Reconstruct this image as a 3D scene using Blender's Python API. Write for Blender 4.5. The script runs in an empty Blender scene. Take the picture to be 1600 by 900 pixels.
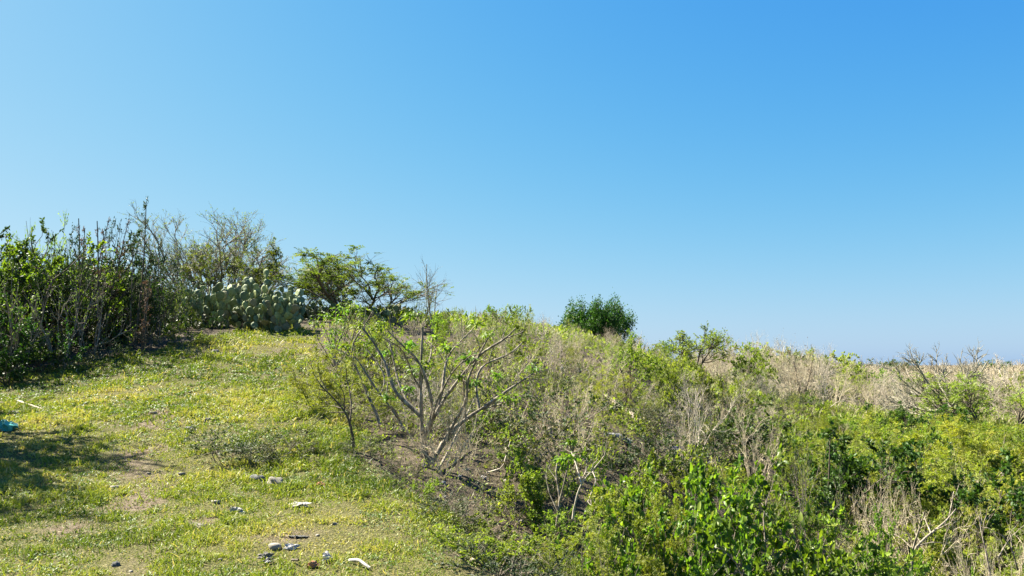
import bpy, math
import numpy as np
from mathutils import Vector, Matrix, Euler

# ------------------------------------------------------------------ camera, sky, sun, exposure
SC = bpy.context.scene
COL = SC.collection
F = 1209.0                       # focal length in pixels of the 1600 px wide photograph
PITCH = math.atan(120.0 / F)
CAMZ = 1.6
cam_d = bpy.data.cameras.new('camera')
cam_d.sensor_width = 36.0
cam_d.lens = 36.0 * F / 1600.0
cam_d.clip_end = 8000.0
cam = bpy.data.objects.new('camera', cam_d)
cam.location = (0, 0, CAMZ)
cam.rotation_euler = (math.pi / 2 + PITCH, 0, 0)
COL.objects.link(cam)
SC.camera = cam

SUN_AZ, SUN_EL = math.radians(-62), math.radians(46)     # clockwise from the view direction
W = bpy.data.worlds.new('World')
SC.world = W
W.use_nodes = True
nt = W.node_tree
sky = nt.nodes.new('ShaderNodeTexSky')
sky.sky_type = 'NISHITA'
sky.sun_disc = False
sky.sun_elevation = SUN_EL
sky.sun_rotation = SUN_AZ
sky.altitude = 50.0
sky.air_density = 1.0
sky.dust_density = 0.6
sky.ozone_density = 1.0
EXPOSURE = 2.35
bg = nt.nodes['Background']
bg.inputs['Strength'].default_value = 0.1
# the camera's colour response: one film-like curve for each channel, the same over the whole dome
sep = nt.nodes.new('ShaderNodeSeparateColor')
com = nt.nodes.new('ShaderNodeCombineColor')
nt.links.new(sky.outputs[0], sep.inputs[0])


def math_node(op, a, b):
    n = nt.nodes.new('ShaderNodeMath')
    n.operation = op
    for i, v in enumerate((a, b)):
        if isinstance(v, (int, float)):
            n.inputs[i].default_value = v
        else:
            nt.links.new(v, n.inputs[i])
    return n.outputs[0]


for ch, (gain, power, top_) in enumerate(((4.0207, 2.035, 0.8), (4.8342, 1.461, 1.0), (2.612, 0.322, 1.5))):
    c_ = math_node('MULTIPLY', math_node('POWER', sep.outputs[ch], power), gain * 0.1 ** power)
    c_ = math_node('DIVIDE', c_, math_node('ADD', math_node('DIVIDE', c_, top_), 1.0))
    nt.links.new(math_node('MULTIPLY', c_, 1 / 0.1 / 2 ** EXPOSURE), com.inputs[ch])
nt.links.new(com.outputs[0], bg.inputs['Color'])

sun_d = bpy.data.lights.new('sun', 'SUN')
sun_d.energy = 5.0
sun_d.angle = math.radians(0.53)
sun_d.color = (1.0, 0.94, 0.80)
sun = bpy.data.objects.new('sun', sun_d)
SDIR = Vector((math.sin(SUN_AZ) * math.cos(SUN_EL), math.cos(SUN_AZ) * math.cos(SUN_EL), math.sin(SUN_EL)))
sun.rotation_euler = SDIR.to_track_quat('Z', 'Y').to_euler()
COL.objects.link(sun)

SC.view_settings.view_transform = 'Standard'
SC.view_settings.look = 'None'
SC.view_settings.gamma = 1.0
SC.view_settings.exposure = EXPOSURE
SC.cycles.max_bounces = 6
SC.cycles.diffuse_bounces = 3
SC.cycles.transmission_bounces = 4
SC.cycles.transparent_max_bounces = 4
SC.cycles.glossy_bounces = 2

# ------------------------------------------------------------------ small tools
R = np.random.default_rng(11)


def smooth(a, b, x):
    t = np.clip((x - a) / (b - a), 0, 1)
    return t * t * (3 - 2 * t)


def unit(v):
    return v / np.maximum(np.linalg.norm(v, axis=-1, keepdims=True), 1e-9)


_lat = np.random.default_rng(5).random((256, 256))


def vnoise(x, y):
    xi, yi = np.floor(x).astype(int), np.floor(y).astype(int)
    fx, fy = x - xi, y - yi
    fx, fy = fx * fx * (3 - 2 * fx), fy * fy * (3 - 2 * fy)
    a, b = _lat[xi % 256, yi % 256], _lat[(xi + 1) % 256, yi % 256]
    c, d = _lat[xi % 256, (yi + 1) % 256], _lat[(xi + 1) % 256, (yi + 1) % 256]
    return (a * (1 - fx) + b * fx) * (1 - fy) + (c * (1 - fx) + d * fx) * fy


def fbm(x, y, o=4):
    s, a, n = 0, 0.5, 0
    for k in range(o):
        s = s + a * vnoise(x * 2 ** k + 17.3 * k, y * 2 ** k + 9.1 * k)
        n += a
        a *= 0.5
    return s / n


def ray(px, py):
    u, v = (px - 800.0) / F, (450.0 - py) / F
    cp, sp = math.cos(PITCH), math.sin(PITCH)
    return u, cp - v * sp, sp + v * cp


def at(px, py, Y):
    a, b, c = ray(px, py)
    s = Y / b
    return np.array((a * s, Y, CAMZ + c * s))


# ------------------------------------------------------------------ the lie of the land
def _ctrl():
    P = []
    for px, py, Y in ((790, 900, 6.0), (400, 900, 5.8), (0, 900, 5.8), (0, 740, 9.4), (300, 740, 9.3), (560, 760, 8.8),
                      (250, 650, 12.4), (450, 650, 12.2), (620, 765, 8.6), (0, 590, 16.5), (220, 560, 18.5), (300, 545, 19.5), (540, 600, 16),
                      (400, 512, 24), (480, 512, 24), (250, 520, 22), (100, 560, 18), (660, 725, 9.8), (740, 800, 8.2), (590, 660, 12.4),
                      (860, 610, 17), (880, 680, 13.5), (1050, 700, 15), (940, 650, 15), (1080, 720, 14), (700, 530, 24),
                      (700, 620, 15), (850, 540, 25), (1000, 570, 27), (1140, 606, 32), (780, 740, 10), (900, 740, 11),
                      (560, 500, 29), (0, 555, 20)):
        P.append(at(px, py, Y))
    P += [(-10, 6, 0), (-10, 2, 0), (0, 0, 0), (-5, 2, 0), (-1.5, 4, 0), (1, 4, -.35), (.7, 7, -.45), (1.6, 7, -1.0), (3, 7, -1.6), (5, 7, -2.0), (9, 7, -2.2),
          (3, 3, -1.5), (6, 2, -2.0), (2.2, 9.5, -1.0), (4, 10, -1.7), (7, 12, -2.1), (12, 12, -2.2), (4.5, 15, -1.0), (7, 18, -1.4), (11, 20, -2.0),
          (18, 22, -2.1), (8, 25, -.5), (12, 30, -1.0), (20, 30, -1.9), (14, 40, -.4), (24, 45, -1.6), (35, 35, -2.0), (35, 60, -1.7), (18, 60, -.6), (5, 40, 1.8), (8, 55, 1.0),
          (-5, 34, 3.5), (-14, 30, 3.6), (-16, 20, 2.0), (-18, 40, 3.8), (-30, 25, 2.6), (-30, 8, .6), (-5, 55, 2.5), (-30, 55, 3), (30, 10, -2.2), (50, 60, -1.8), (45, 20, -2.1), (0, -10, 0), (20, -10, -2), (-20, -10, 0)]
    return np.array(P)


_C = _ctrl()


def _tps_k(d2):
    return 0.5 * d2 * np.log(d2 + 1e-9)


def _fit():
    n = len(_C)
    d2 = ((_C[:, None, :2] - _C[None, :, :2]) ** 2).sum(-1)
    A = np.zeros((n + 3, n + 3))
    A[:n, :n] = _tps_k(d2) + np.eye(n) * 0.6
    A[:n, n] = 1
    A[:n, n + 1:] = _C[:, :2]
    A[n, :n] = 1
    A[n + 1:, :n] = _C[:, :2].T
    b = np.concatenate([_C[:, 2], np.zeros(3)])
    return np.linalg.solve(A, b)


_WT = _fit()
# the lip of the mown knoll, near to far, as X for each Y
_edge_px = ((800, 930, 5.4), (790, 900, 6.0), (735, 845, 7.1), (690, 805, 7.9), (620, 768, 8.6), (575, 715, 10.2), (530, 650, 12.6), (500, 610, 15.5), (488, 560, 19.5), (482, 515, 24))
_EY = np.array([-20, 0] + [p[2] for p in _edge_px])
_EX = np.array([0.6, 0.5] + [at(*p)[0] for p in _edge_px])


def edge_x(Y):
    return np.interp(Y, _EY, _EX)


def height(X, Y, fine=True):
    X, Y = np.asarray(X, float), np.asarray(Y, float)
    sh = np.broadcast(X, Y).shape
    x, y = np.broadcast_to(X, sh).ravel(), np.broadcast_to(Y, sh).ravel()
    xc, yc = np.clip(x, -32, 50), np.clip(y, -12, 62)
    z = np.empty(len(x))
    n = len(_C)
    for i in range(0, len(x), 20000):
        s = slice(i, i + 20000)
        d2 = (xc[s, None] - _C[None, :, 0]) ** 2 + (yc[s, None] - _C[None, :, 1]) ** 2
        z[s] = _tps_k(d2) @ _WT[:n] + _WT[n] + _WT[n + 1] * xc[s] + _WT[n + 2] * yc[s]
    far = np.maximum(np.maximum(np.abs(x - 9) - 41, 0), np.maximum(np.abs(y - 25) - 37, 0))
    z = z + (-1.9 - z) * smooth(0, 60, far)
    e = edge_x(y)
    # a small bank drops away just outside the lip
    out = x - e
    near = 1 - smooth(14, 20, y)
    z = z - 0.20 * smooth(-0.05, 0.5, out) * (1 - smooth(1.2, 3.0, out)) * near
    if fine:
        amp = 0.06 + 0.16 * smooth(0.0, 1.5, out)
        z = z + amp * (fbm(x * 0.7 + 40, y * 0.7 + 40, 4) - 0.5) * (1 - smooth(60, 120, np.hypot(x, y)))
    return z.reshape(sh)


def ground(px, py, y0=4.0, y1=60.0):
    """the point of the land seen at a pixel"""
    Y = np.geomspace(y0, y1, 900)
    a, b, c = ray(px, py)
    s = Y / b
    X, Z = a * s, CAMZ + c * s
    k = np.nonzero(Z <= height(X, Y))[0]
    i = k[0] if len(k) else 899
    return np.array((X[i], Y[i], float(height(X[i], Y[i]))))


def foot(px, Y):
    X = (px - 800.0) / F * Y / math.cos(PITCH)
    for _ in range(3):
        z = float(height(X, Y))
        # depth along the optical axis
        d = Y * math.cos(PITCH) + (z - CAMZ) * math.sin(PITCH)
        X = (px - 800.0) / F * d
    return np.array((X, Y, z))


def to_px(P):
    P = np.asarray(P, float)
    y, z = P[..., 1], P[..., 2] - CAMZ
    d = y * math.cos(PITCH) + z * math.sin(PITCH)
    return 800 + F * P[..., 0] / d, 450 - F * (z * math.cos(PITCH) - y * math.sin(PITCH)) / d, d


# ------------------------------------------------------------------ materials
def nodes(name):
    m = bpy.data.materials.new(name)
    m.use_nodes = True
    t = m.node_tree
    for n in list(t.nodes):
        t.nodes.remove(n)
    o = t.nodes.new('ShaderNodeOutputMaterial')
    return m, t, o


def ramp(t, stops):
    r = t.nodes.new('ShaderNodeValToRGB')
    e = r.color_ramp.elements
    while len(e) > 1:
        e.remove(e[-1])
    e[0].position, e[0].color = stops[0][0], (*stops[0][1], 1)
    for p, c in stops[1:]:
        k = e.new(p)
        k.color = (*c, 1)
    return r


def leaf_mat(name, stops, trans=0.35, tcol=(1.25, 1.35, 0.5), rough=0.55, spec=0.25, var=0.25):
    m, t, o = nodes(name)
    L = t.links.new
    a = t.nodes.new('ShaderNodeAttribute')
    a.attribute_name = 'rnd'
    r = ramp(t, stops)
    L(a.outputs['Fac'], r.inputs[0])
    oi = t.nodes.new('ShaderNodeObjectInfo')
    mr = t.nodes.new('ShaderNodeMapRange')
    mr.inputs['To Min'].default_value = 1 - var
    mr.inputs['To Max'].default_value = 1 + var
    L(oi.outputs['Random'], mr.inputs['Value'])
    hs = t.nodes.new('ShaderNodeHueSaturation')
    mh = t.nodes.new('ShaderNodeMapRange')
    mh.inputs['To Min'].default_value = 0.5 - var * 0.09
    mh.inputs['To Max'].default_value = 0.5 + var * 0.09
    ml = t.nodes.new('ShaderNodeMath')
    ml.operation = 'FRACT'
    mm = t.nodes.new('ShaderNodeMath')
    mm.operation = 'MULTIPLY'
    mm.inputs[1].default_value = 7.31
    L(oi.outputs['Random'], mm.inputs[0])
    L(mm.outputs[0], ml.inputs[0])
    L(ml.outputs[0], mh.inputs['Value'])
    L(mh.outputs[0], hs.inputs['Hue'])
    L(mr.outputs[0], hs.inputs['Value'])
    L(r.outputs[0], hs.inputs['Color'])
    p = t.nodes.new('ShaderNodeBsdfPrincipled')
    p.inputs['Roughness'].default_value = rough
    p.inputs['Specular IOR Level'].default_value = spec
    L(hs.outputs[0], p.inputs['Base Color'])
    tr = t.nodes.new('ShaderNodeBsdfTranslucent')
    vm = t.nodes.new('ShaderNodeVectorMath')
    vm.operation = 'MULTIPLY'
    vm.inputs[1].default_value = tcol
    L(hs.outputs[0], vm.inputs[0])
    L(vm.outputs[0], tr.inputs['Color'])
    mx = t.nodes.new('ShaderNodeMixShader')
    mx.inputs[0].default_value = trans
    L(p.outputs[0], mx.inputs[1])
    L(tr.outputs[0], mx.inputs[2])
    L(mx.outputs[0], o.inputs[0])
    return m


def noise_mat(name, c0, c1, scale=8.0, c2=None, rough=0.9, bump=0.4, stretch=(1, 1, 1), spec=0.15, detail=6):
    m, t, o = nodes(name)
    L = t.links.new
    tc = t.nodes.new('ShaderNodeTexCoord')
    mp = t.nodes.new('ShaderNodeMapping')
    mp.inputs['Scale'].default_value = stretch
    L(tc.outputs['Object'], mp.inputs[0])
    n = t.nodes.new('ShaderNodeTexNoise')
    n.inputs['Scale'].default_value = scale
    n.inputs['Detail'].default_value = detail
    L(mp.outputs[0], n.inputs['Vector'])
    r = ramp(t, [(0.3, c0), (0.62, c1)] + ([(0.72, c2)] if c2 else []))
    L(n.outputs['Fac'], r.inputs[0])
    p = t.nodes.new('ShaderNodeBsdfPrincipled')
    p.inputs['Roughness'].default_value = rough
    p.inputs['Specular IOR Level'].default_value = spec
    L(r.outputs[0], p.inputs['Base Color'])
    b = t.nodes.new('ShaderNodeBump')
    b.inputs['Strength'].default_value = bump
    b.inputs['Distance'].default_value = 0.02
    L(n.outputs['Fac'], b.inputs['Height'])
    L(b.outputs[0], p.inputs['Normal'])
    L(p.outputs[0], o.inputs[0])
    return m


M = {}
M['leaf'] = leaf_mat('green_leaf', [(0, (.06, .105, .014)), (.5, (.145, .205, .026)), (1, (.26, .29, .055))], trans=.45)
M['leaf_bright'] = leaf_mat('bright_leaf', [(0, (.07, .13, .012)), (.6, (.12, .20, .02)), (1, (.20, .27, .035))], trans=.4)
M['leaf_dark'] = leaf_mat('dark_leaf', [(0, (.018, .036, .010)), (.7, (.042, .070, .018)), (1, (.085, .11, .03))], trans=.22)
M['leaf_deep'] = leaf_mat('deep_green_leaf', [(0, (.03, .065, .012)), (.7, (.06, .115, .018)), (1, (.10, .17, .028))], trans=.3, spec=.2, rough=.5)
M['feather'] = leaf_mat('feathery_leaf', [(0, (.075, .11, .014)), (.5, (.165, .205, .026)), (1, (.28, .28, .055))], trans=.4)
M['feather_yellow'] = leaf_mat('yellow_feathery_leaf', [(0, (.10, .14, .014)), (.5, (.185, .215, .02)), (1, (.28, .28, .04))], trans=.4)
M['grey_leaf'] = leaf_mat('grey_green_leaf', [(0, (.035, .047, .018)), (.6, (.085, .095, .040)), (1, (.20, .18, .095))], trans=.25)
M['dry_leaf'] = leaf_mat('dry_brown_leaf', [(0, (.075, .048, .030)), (.6, (.15, .10, .06)), (1, (.25, .19, .12))], trans=.2, tcol=(1.2, 1, .7))
M['straw'] = leaf_mat('straw', [(0, (.16, .125, .070)), (.6, (.27, .22, .13)), (1, (.40, .34, .22))], trans=.2, tcol=(1.1, 1, .7))
M['vine'] = leaf_mat('broad_vine_leaf', [(0, (.030, .07, .010)), (.5, (.095, .175, .020)), (.9, (.19, .27, .033)), (1, (.30, .30, .045))], trans=.42, spec=.3, rough=.45, tcol=(1.4, 1.5, .4))
M['grass'] = leaf_mat('grass_blade', [(0, (.045, .08, .010)), (.3, (.125, .17, .017)), (.58, (.20, .24, .034)), (.8, (.31, .285, .09)), (1, (.44, .36, .19))], trans=.35, tcol=(1.2, 1.2, .5), var=0)
M['weed'] = leaf_mat('weed_leaf', [(0, (.045, .085, .016)), (.6, (.085, .14, .024)), (1, (.16, .21, .035))], trans=.3, var=0)
M['far_twig'] = leaf_mat('far_twig', [(0, (.10, .13, .04)), (.18, (.17, .16, .075)), (.3, (.26, .21, .135)), (.7, (.42, .35, .24)), (1, (.55, .48, .36))], trans=0, var=0, spec=.05, rough=.9)
M['twig_dull'] = noise_mat('dull_twig', (.13, .12, .085), (.27, .25, .19), 14)
M['feather_green'] = leaf_mat('green_feathery_leaf', [(0, (.045, .08, .012)), (.5, (.095, .135, .020)), (1, (.18, .20, .035))], trans=.4)
M['bark_pale'] = noise_mat('pale_bark', (.055, .045, .033), (.28, .24, .18), 24, (.48, .42, .34), stretch=(1, 1, .5), bump=.7)
M['bark_dark'] = noise_mat('dark_bark', (.045, .036, .028), (.12, .10, .075), 20)
M['bark'] = noise_mat('brown_bark', (.10, .08, .055), (.22, .185, .14), 20)
M['twig_grey'] = noise_mat('grey_twig', (.27, .23, .17), (.48, .42, .33), 14)
M['twig_tan'] = noise_mat('tan_twig', (.30, .245, .16), (.50, .43, .30), 10)
M['stem_green'] = noise_mat('green_stem', (.10, .105, .04), (.19, .185, .08), 12)
M['pad'] = noise_mat('cactus_pad', (.10, .135, .068), (.19, .225, .125), 7, (.28, .29, .17), rough=.6, bump=.25)
def pad_tone(m):
    t = m.node_tree
    p = next(n for n in t.nodes if n.type == 'BSDF_PRINCIPLED')
    src = p.inputs['Base Color'].links[0].from_socket
    oi = t.nodes.new('ShaderNodeObjectInfo')
    r = ramp(t, [(0, (.60, .66, .62)), (.6, (1.1, 1.1, 1.0)), (1, (1.75, 1.6, 1.25))])
    t.links.new(oi.outputs['Random'], r.inputs[0])
    x = t.nodes.new('ShaderNodeMix')
    x.data_type, x.blend_type = 'RGBA', 'MULTIPLY'
    x.inputs[0].default_value = 1
    t.links.new(src, x.inputs[6])
    t.links.new(r.outputs[0], x.inputs[7])
    t.links.new(x.outputs[2], p.inputs['Base Color'])


pad_tone(M['pad'])
M['pad_old'] = noise_mat('old_cactus_pad', (.12, .115, .065), (.22, .21, .13), 9, (.29, .26, .18), rough=.8)
M['stone'] = noise_mat('pale_stone', (.13, .115, .09), (.27, .245, .20), 9, bump=.8)
M['stone_grey'] = noise_mat('grey_stone', (.07, .07, .065), (.16, .16, .145), 9, bump=.8)
M['rag'] = noise_mat('dirty_white_cloth', (.12, .11, .095), (.38, .36, .33), 17, rough=.8, bump=.3)
M['paper'] = noise_mat('weathered_paper', (.22, .20, .175), (.48, .46, .43), 12, rough=.8)
M['teal'] = noise_mat('teal_cloth', (.02, .20, .18), (.10, .46, .40), 20, rough=.6)
M['orange'] = noise_mat('rusty_scrap', (.24, .11, .06), (.40, .20, .11), 16)
M['black'] = noise_mat('black_plastic_or_shade', (.015, .015, .017), (.06, .06, .065), 10, rough=.35, spec=.5)  # black plastic, and the shade painted into hollows
M['wood'] = noise_mat('ledge_wood', (.20, .16, .12), (.38, .32, .25), 12, stretch=(1, 6, 6))  # wood look of the log that replaces the ledge


def ground_mat():
    m, t, o = nodes('ground_soil')
    L = t.links.new
    tc = t.nodes.new('ShaderNodeTexCoord')

    def nz(s, d=8):
        n = t.nodes.new('ShaderNodeTexNoise')
        n.inputs['Scale'].default_value = s
        n.inputs['Detail'].default_value = d
        L(tc.outputs['Object'], n.inputs['Vector'])
        return n
    n1, n2, n3 = nz(1.1), nz(14.0), nz(60.0, 4)
    soil = ramp(t, [(.3, (.06, .044, .028)), (.52, (.125, .095, .064)), (.75, (.21, .17, .12))])
    L(n2.outputs['Fac'], soil.inputs[0])
    thatch = ramp(t, [(.32, (.022, .024, .008)), (.5, (.085, .082, .026)), (.70, (.20, .17, .075))])
    L(n3.outputs['Fac'], thatch.inputs[0])
    litter = ramp(t, [(.3, (.035, .029, .02)), (.55, (.085, .068, .045)), (.75, (.19, .155, .105))])
    L(n3.outputs['Fac'], litter.inputs[0])
    at_l = t.nodes.new('ShaderNodeAttribute')
    at_l.attribute_name = 'lawn'
    at_p = t.nodes.new('ShaderNodeAttribute')
    at_p.attribute_name = 'bare'
    ad = t.nodes.new('ShaderNodeMath')
    ad.operation = 'MULTIPLY_ADD'
    L(n1.outputs['Fac'], ad.inputs[0])
    ad.inputs[1].default_value = .9
    L(at_p.outputs['Fac'], ad.inputs[2])
    st = ramp(t, [(.55, (0, 0, 0)), (.85, (1, 1, 1))])
    L(ad.outputs[0], st.inputs[0])
    m1 = t.nodes.new('ShaderNodeMix')
    m1.data_type = 'RGBA'
    L(at_l.outputs['Fac'], m1.inputs[0])
    L(litter.outputs[0], m1.inputs[6])
    L(thatch.outputs[0], m1.inputs[7])
    m2 = t.nodes.new('ShaderNodeMix')
    m2.data_type = 'RGBA'
    L(st.outputs[0], m2.inputs[0])
    L(m1.outputs[2], m2.inputs[6])
    L(soil.outputs[0], m2.inputs[7])
    p = t.nodes.new('ShaderNodeBsdfPrincipled')
    p.inputs['Roughness'].default_value = .95
    p.inputs['Specular IOR Level'].default_value = .1
    L(m2.outputs[2], p.inputs['Base Color'])
    b = t.nodes.new('ShaderNodeBump')
    b.inputs['Strength'].default_value = 1.0
    b.inputs['Distance'].default_value = .03
    sm = t.nodes.new('ShaderNodeMath')
    sm.operation = 'ADD'
    L(n2.outputs['Fac'], sm.inputs[0])
    L(n3.outputs['Fac'], sm.inputs[1])
    L(sm.outputs[0], b.inputs['Height'])
    L(b.outputs[0], p.inputs['Normal'])
    L(p.outputs[0], o.inputs[0])
    return m


M['ground'] = ground_mat()


# ------------------------------------------------------------------ mesh helpers
class Geo:
    """collects faces and links nothing by itself"""

    def __init__(s):
        s.V, s.F, s.A, s.mi, s.sm, s.n = [], [], [], [], [], 0

    def add(s, V, faces, rnd=0.5, mat=0, smooth_=False):
        V = np.asarray(V, np.float64).reshape(-1, 3)
        s.V.append(V)
        s.A.append(np.broadcast_to(np.asarray(rnd, float), (len(V),)).copy())
        for f in (faces if isinstance(faces, list) else [faces]):
            f = np.asarray(f, np.int64)
            s.F.append(f + s.n)
            s.mi.append(np.full(len(f), mat))
            s.sm.append(np.full(len(f), smooth_))
        s.n += len(V)

    def arrays(s):
        return np.concatenate(s.V), np.concatenate(s.A)

    def merge(s, g, mat=0):
        for i, f in enumerate(g.F):
            s.F.append(f + s.n)
            s.mi.append(g.mi[i] + mat)
            s.sm.append(g.sm[i])
        s.V += g.V
        s.A += g.A
        s.n += g.n

    def mesh(s, name, mats):
        me = bpy.data.meshes.new(name)
        V, A = s.arrays()
        me.vertices.add(len(V))
        me.vertices.foreach_set('co', V.astype(np.float32).ravel())
        li = np.concatenate([f.ravel() for f in s.F])
        tot = np.concatenate([np.full(len(f), f.shape[1]) for f in s.F])
        me.loops.add(len(li))
        me.loops.foreach_set('vertex_index', li.astype(np.int32))
        me.polygons.add(len(tot))
        st = np.concatenate([[0], np.cumsum(tot)[:-1]])
        me.polygons.foreach_set('loop_start', st.astype(np.int32))
        me.polygons.foreach_set('material_index', np.concatenate(s.mi).astype(np.int32))
        me.polygons.foreach_set('use_smooth', np.concatenate(s.sm))
        at_ = me.attributes.new('rnd', 'FLOAT', 'POINT')
        at_.data.foreach_set('value', A.astype(np.float32))
        for m in mats:
            me.materials.append(m)
        me.update(calc_edges=True)
        return me


def tubes(g, P, Rd, sides=4, rnd=None, mat=0, rng=R):
    """many tubes at once: P (N,K,3) centre lines, Rd (N,K) radii"""
    N, K, _ = P.shape
    T = np.gradient(P, axis=1)
    T = unit(T)
    ref = unit(np.array([0.31, 0.23, 0.11]) + 0 * T)
    ref = np.where(np.abs((T * np.array([0.78, 0.58, 0.28])).sum(-1, keepdims=True)) > .92, np.array([0, .3, -.95]), ref)
    n1 = unit(np.cross(T, ref))
    n2 = np.cross(T, n1)
    a = np.linspace(0, 2 * np.pi, sides, endpoint=False)
    V = P[:, :, None, :] + Rd[:, :, None, None] * (np.cos(a)[None, None, :, None] * n1[:, :, None, :] + np.sin(a)[None, None, :, None] * n2[:, :, None, :])
    idx = np.arange(N * K * sides).reshape(N, K, sides)
    a0, a1 = idx[:, :-1], idx[:, 1:]
    Fq = np.stack([a0, np.roll(a0, -1, 2), np.roll(a1, -1, 2), a1], -1).reshape(-1, 4)
    if rnd is None:
        rnd = rng.random(N)
    g.add(V, Fq, np.repeat(rnd, K * sides), mat, True)


def leaves(g, P, D, Nn, Ln, Wd, rnd, mat=0, fold=0.12):
    """folded diamond leaves, two triangles each"""
    S = unit(np.cross(D, Nn))
    Nn = np.cross(S, D)
    Ln, Wd = np.asarray(Ln)[:, None], np.asarray(Wd)[:, None]
    mid = P + D * Ln * .45
    V = np.stack([P, mid + S * Wd * .5 + Nn * Wd * fold, P + D * Ln, mid - S * Wd * .5 + Nn * Wd * fold], 1)
    b = np.arange(len(P))[:, None] * 4
    Ft = np.concatenate([b + np.array([0, 1, 2]), b + np.array([0, 2, 3])])
    g.add(V, Ft, np.repeat(rnd, 4), mat)


def big_leaves(g, P, D, Nn, Ln, Wd, rnd, mat=0, droop=.25, fold=.15):
    """heart-shaped curved blades, eight triangles each"""
    S = unit(np.cross(D, Nn))
    Nn = np.cross(S, D)
    Ln, Wd = np.asarray(Ln)[:, None], np.asarray(Wd)[:, None]

    def c(t):
        return P + D * Ln * t - Nn * Ln * droop * t * t
    f = Nn * Wd * fold
    V = np.stack([c(0.0), c(.34), c(.7), c(1.0), c(.18) + S * Wd * .5 + f, c(.60) + S * Wd * .38 + f, c(.18) - S * Wd * .5 + f, c(.60) - S * Wd * .38 + f], 1)
    b = np.arange(len(P))[:, None] * 8
    q = np.concatenate([b + np.array([1, 4, 5, 2]), b + np.array([1, 2, 7, 6])])
    tr = np.concatenate([b + np.array([0, 4, 1]), b + np.array([0, 1, 6]), b + np.array([2, 5, 3]), b + np.array([2, 3, 7])])
    g.add(V, [q, tr], np.repeat(rnd, 8), mat, True)


def rand_dir(rng, n):
    return unit(rng.normal(size=(n, 3)))


def grow(rng, lv, base=None):
    """branch system; one (P, R) pair for each level"""
    out = []
    for i, L in enumerate(lv):
        K = L.get('K', 5)
        if i == 0:
            n = L['n']
            az = (np.arange(n) + rng.random(n) * .9) / n * 2 * np.pi
            if 'az' in L:
                az = L['az'] + rng.normal(size=n) * L.get('azv', .3)
            an = np.abs(L['ang'] + L.get('angv', .15) * rng.normal(size=n))
            d = np.stack([np.sin(an) * np.cos(az), np.sin(an) * np.sin(az), np.cos(an)], -1)
            sp = L.get('spread', 0.05)
            p = np.stack([np.cos(az), np.sin(az), 0 * az], -1) * sp * rng.random((n, 1)) ** .5
            if base is not None:
                p = base + p
            ln = L['L'] * (1 + L.get('Lv', .25) * rng.uniform(-1, 1, n))
            r0 = L['r0'] * (.6 + .6 * rng.random(n))
        else:
            Pp, Rp = out[-1]
            if L.get('all'):
                Pp = np.concatenate([q[0][:, np.linspace(0, q[0].shape[1] - 1, 4).astype(int)] for q in out])
                Rp = np.concatenate([q[1][:, np.linspace(0, q[1].shape[1] - 1, 4).astype(int)] for q in out])
            m = len(Pp)
            n = max(1, int(round(L['n'] * m)))
            par = rng.permutation(np.resize(np.arange(m), n))
            t = rng.uniform(L.get('t0', .3), L.get('t1', 1.0), n)
            f = t * (Pp.shape[1] - 1)
            k = np.minimum(f.astype(int), Pp.shape[1] - 2)
            w = (f - k)[:, None]
            p = Pp[par, k] * (1 - w) + Pp[par, k + 1] * w
            T = unit(Pp[par, k + 1] - Pp[par, k])
            pl = np.linalg.norm(Pp[par, -1] - Pp[par, 0], axis=-1)
            pl = pl / max(pl.mean(), 1e-6)
            an = np.abs(L['ang'] + L.get('angv', .2) * rng.normal(size=n))[:, None]
            perp = unit(np.cross(T, rand_dir(rng, n)))
            d = T * np.cos(an) + perp * np.sin(an)
            ln = L['L'] * (1 + L.get('Lv', .35) * rng.uniform(-1, 1, n)) * (1 - L.get('taper', .4) * t) * (.5 + .5 * pl)
            rr = Rp[par, k]
            r0 = np.minimum(L['r0'] * (.6 + .6 * rng.random(n)), rr * .9)
        pts = [p]
        st = (ln / (K - 1))[:, None]
        for k in range(K - 1):
            d = d + L.get('wob', .2) * rng.normal(size=d.shape)
            d[:, 2] += L.get('trop', 0.0)
            d = unit(d)
            p = p + d * st
            pts.append(p)
        P = np.stack(pts, 1)
        tt = np.linspace(0, 1, K)
        Rr = r0[:, None] * (1 - tt * (1 - L.get('r1', .35)))
        out.append((P, Rr))
    return out


def wood(br, sides=(6, 5, 4, 3, 3)):
    g = Geo()
    for i, (P, Rr) in enumerate(br):
        tubes(g, P, Rr, sides[min(i, len(sides) - 1)])
    return g


def leafpts(rng, P, per, t0=.15, t1=1.0):
    N, K, _ = P.shape
    n = int(N * per)
    par = rng.integers(0, N, n)
    t = rng.uniform(t0, t1, n)
    f = t * (K - 1)
    k = np.minimum(f.astype(int), K - 2)
    w = (f - k)[:, None]
    return P[par, k] * (1 - w) + P[par, k + 1] * w, unit(P[par, k + 1] - P[par, k]), par


def foliage(rng, br, per=8, L=.05, Wd=.5, lev=(-1,), up=.5, side=1.0, big=False, mat=0, t0=.15, jitter=0.0, t1=1.0, rb=0.0):
    g = Geo()
    for l in lev:
        p, T, par = leafpts(rng, br[l][0], per, t0, t1)
        n = len(p)
        d = unit(T * .5 + side * rng.normal(size=(n, 3)) * .7 + np.array([0, 0, up * .4]))
        nn = unit(rng.normal(size=(n, 3)) * .7 + np.array([0, 0, up * 2]))
        ln = L * rng.uniform(.6, 1.25, n)
        p = p + jitter * rng.normal(size=p.shape)
        twig = rng.random(len(br[l][0]))[par]
        rn = np.clip(.55 * rng.random(n) + .45 * twig + rb, 0, 1)
        if big:
            big_leaves(g, p, d, nn, ln, ln * Wd, rn, mat)
        else:
            leaves(g, p, d, nn, ln, ln * Wd, rn, mat)
    return g


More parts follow.
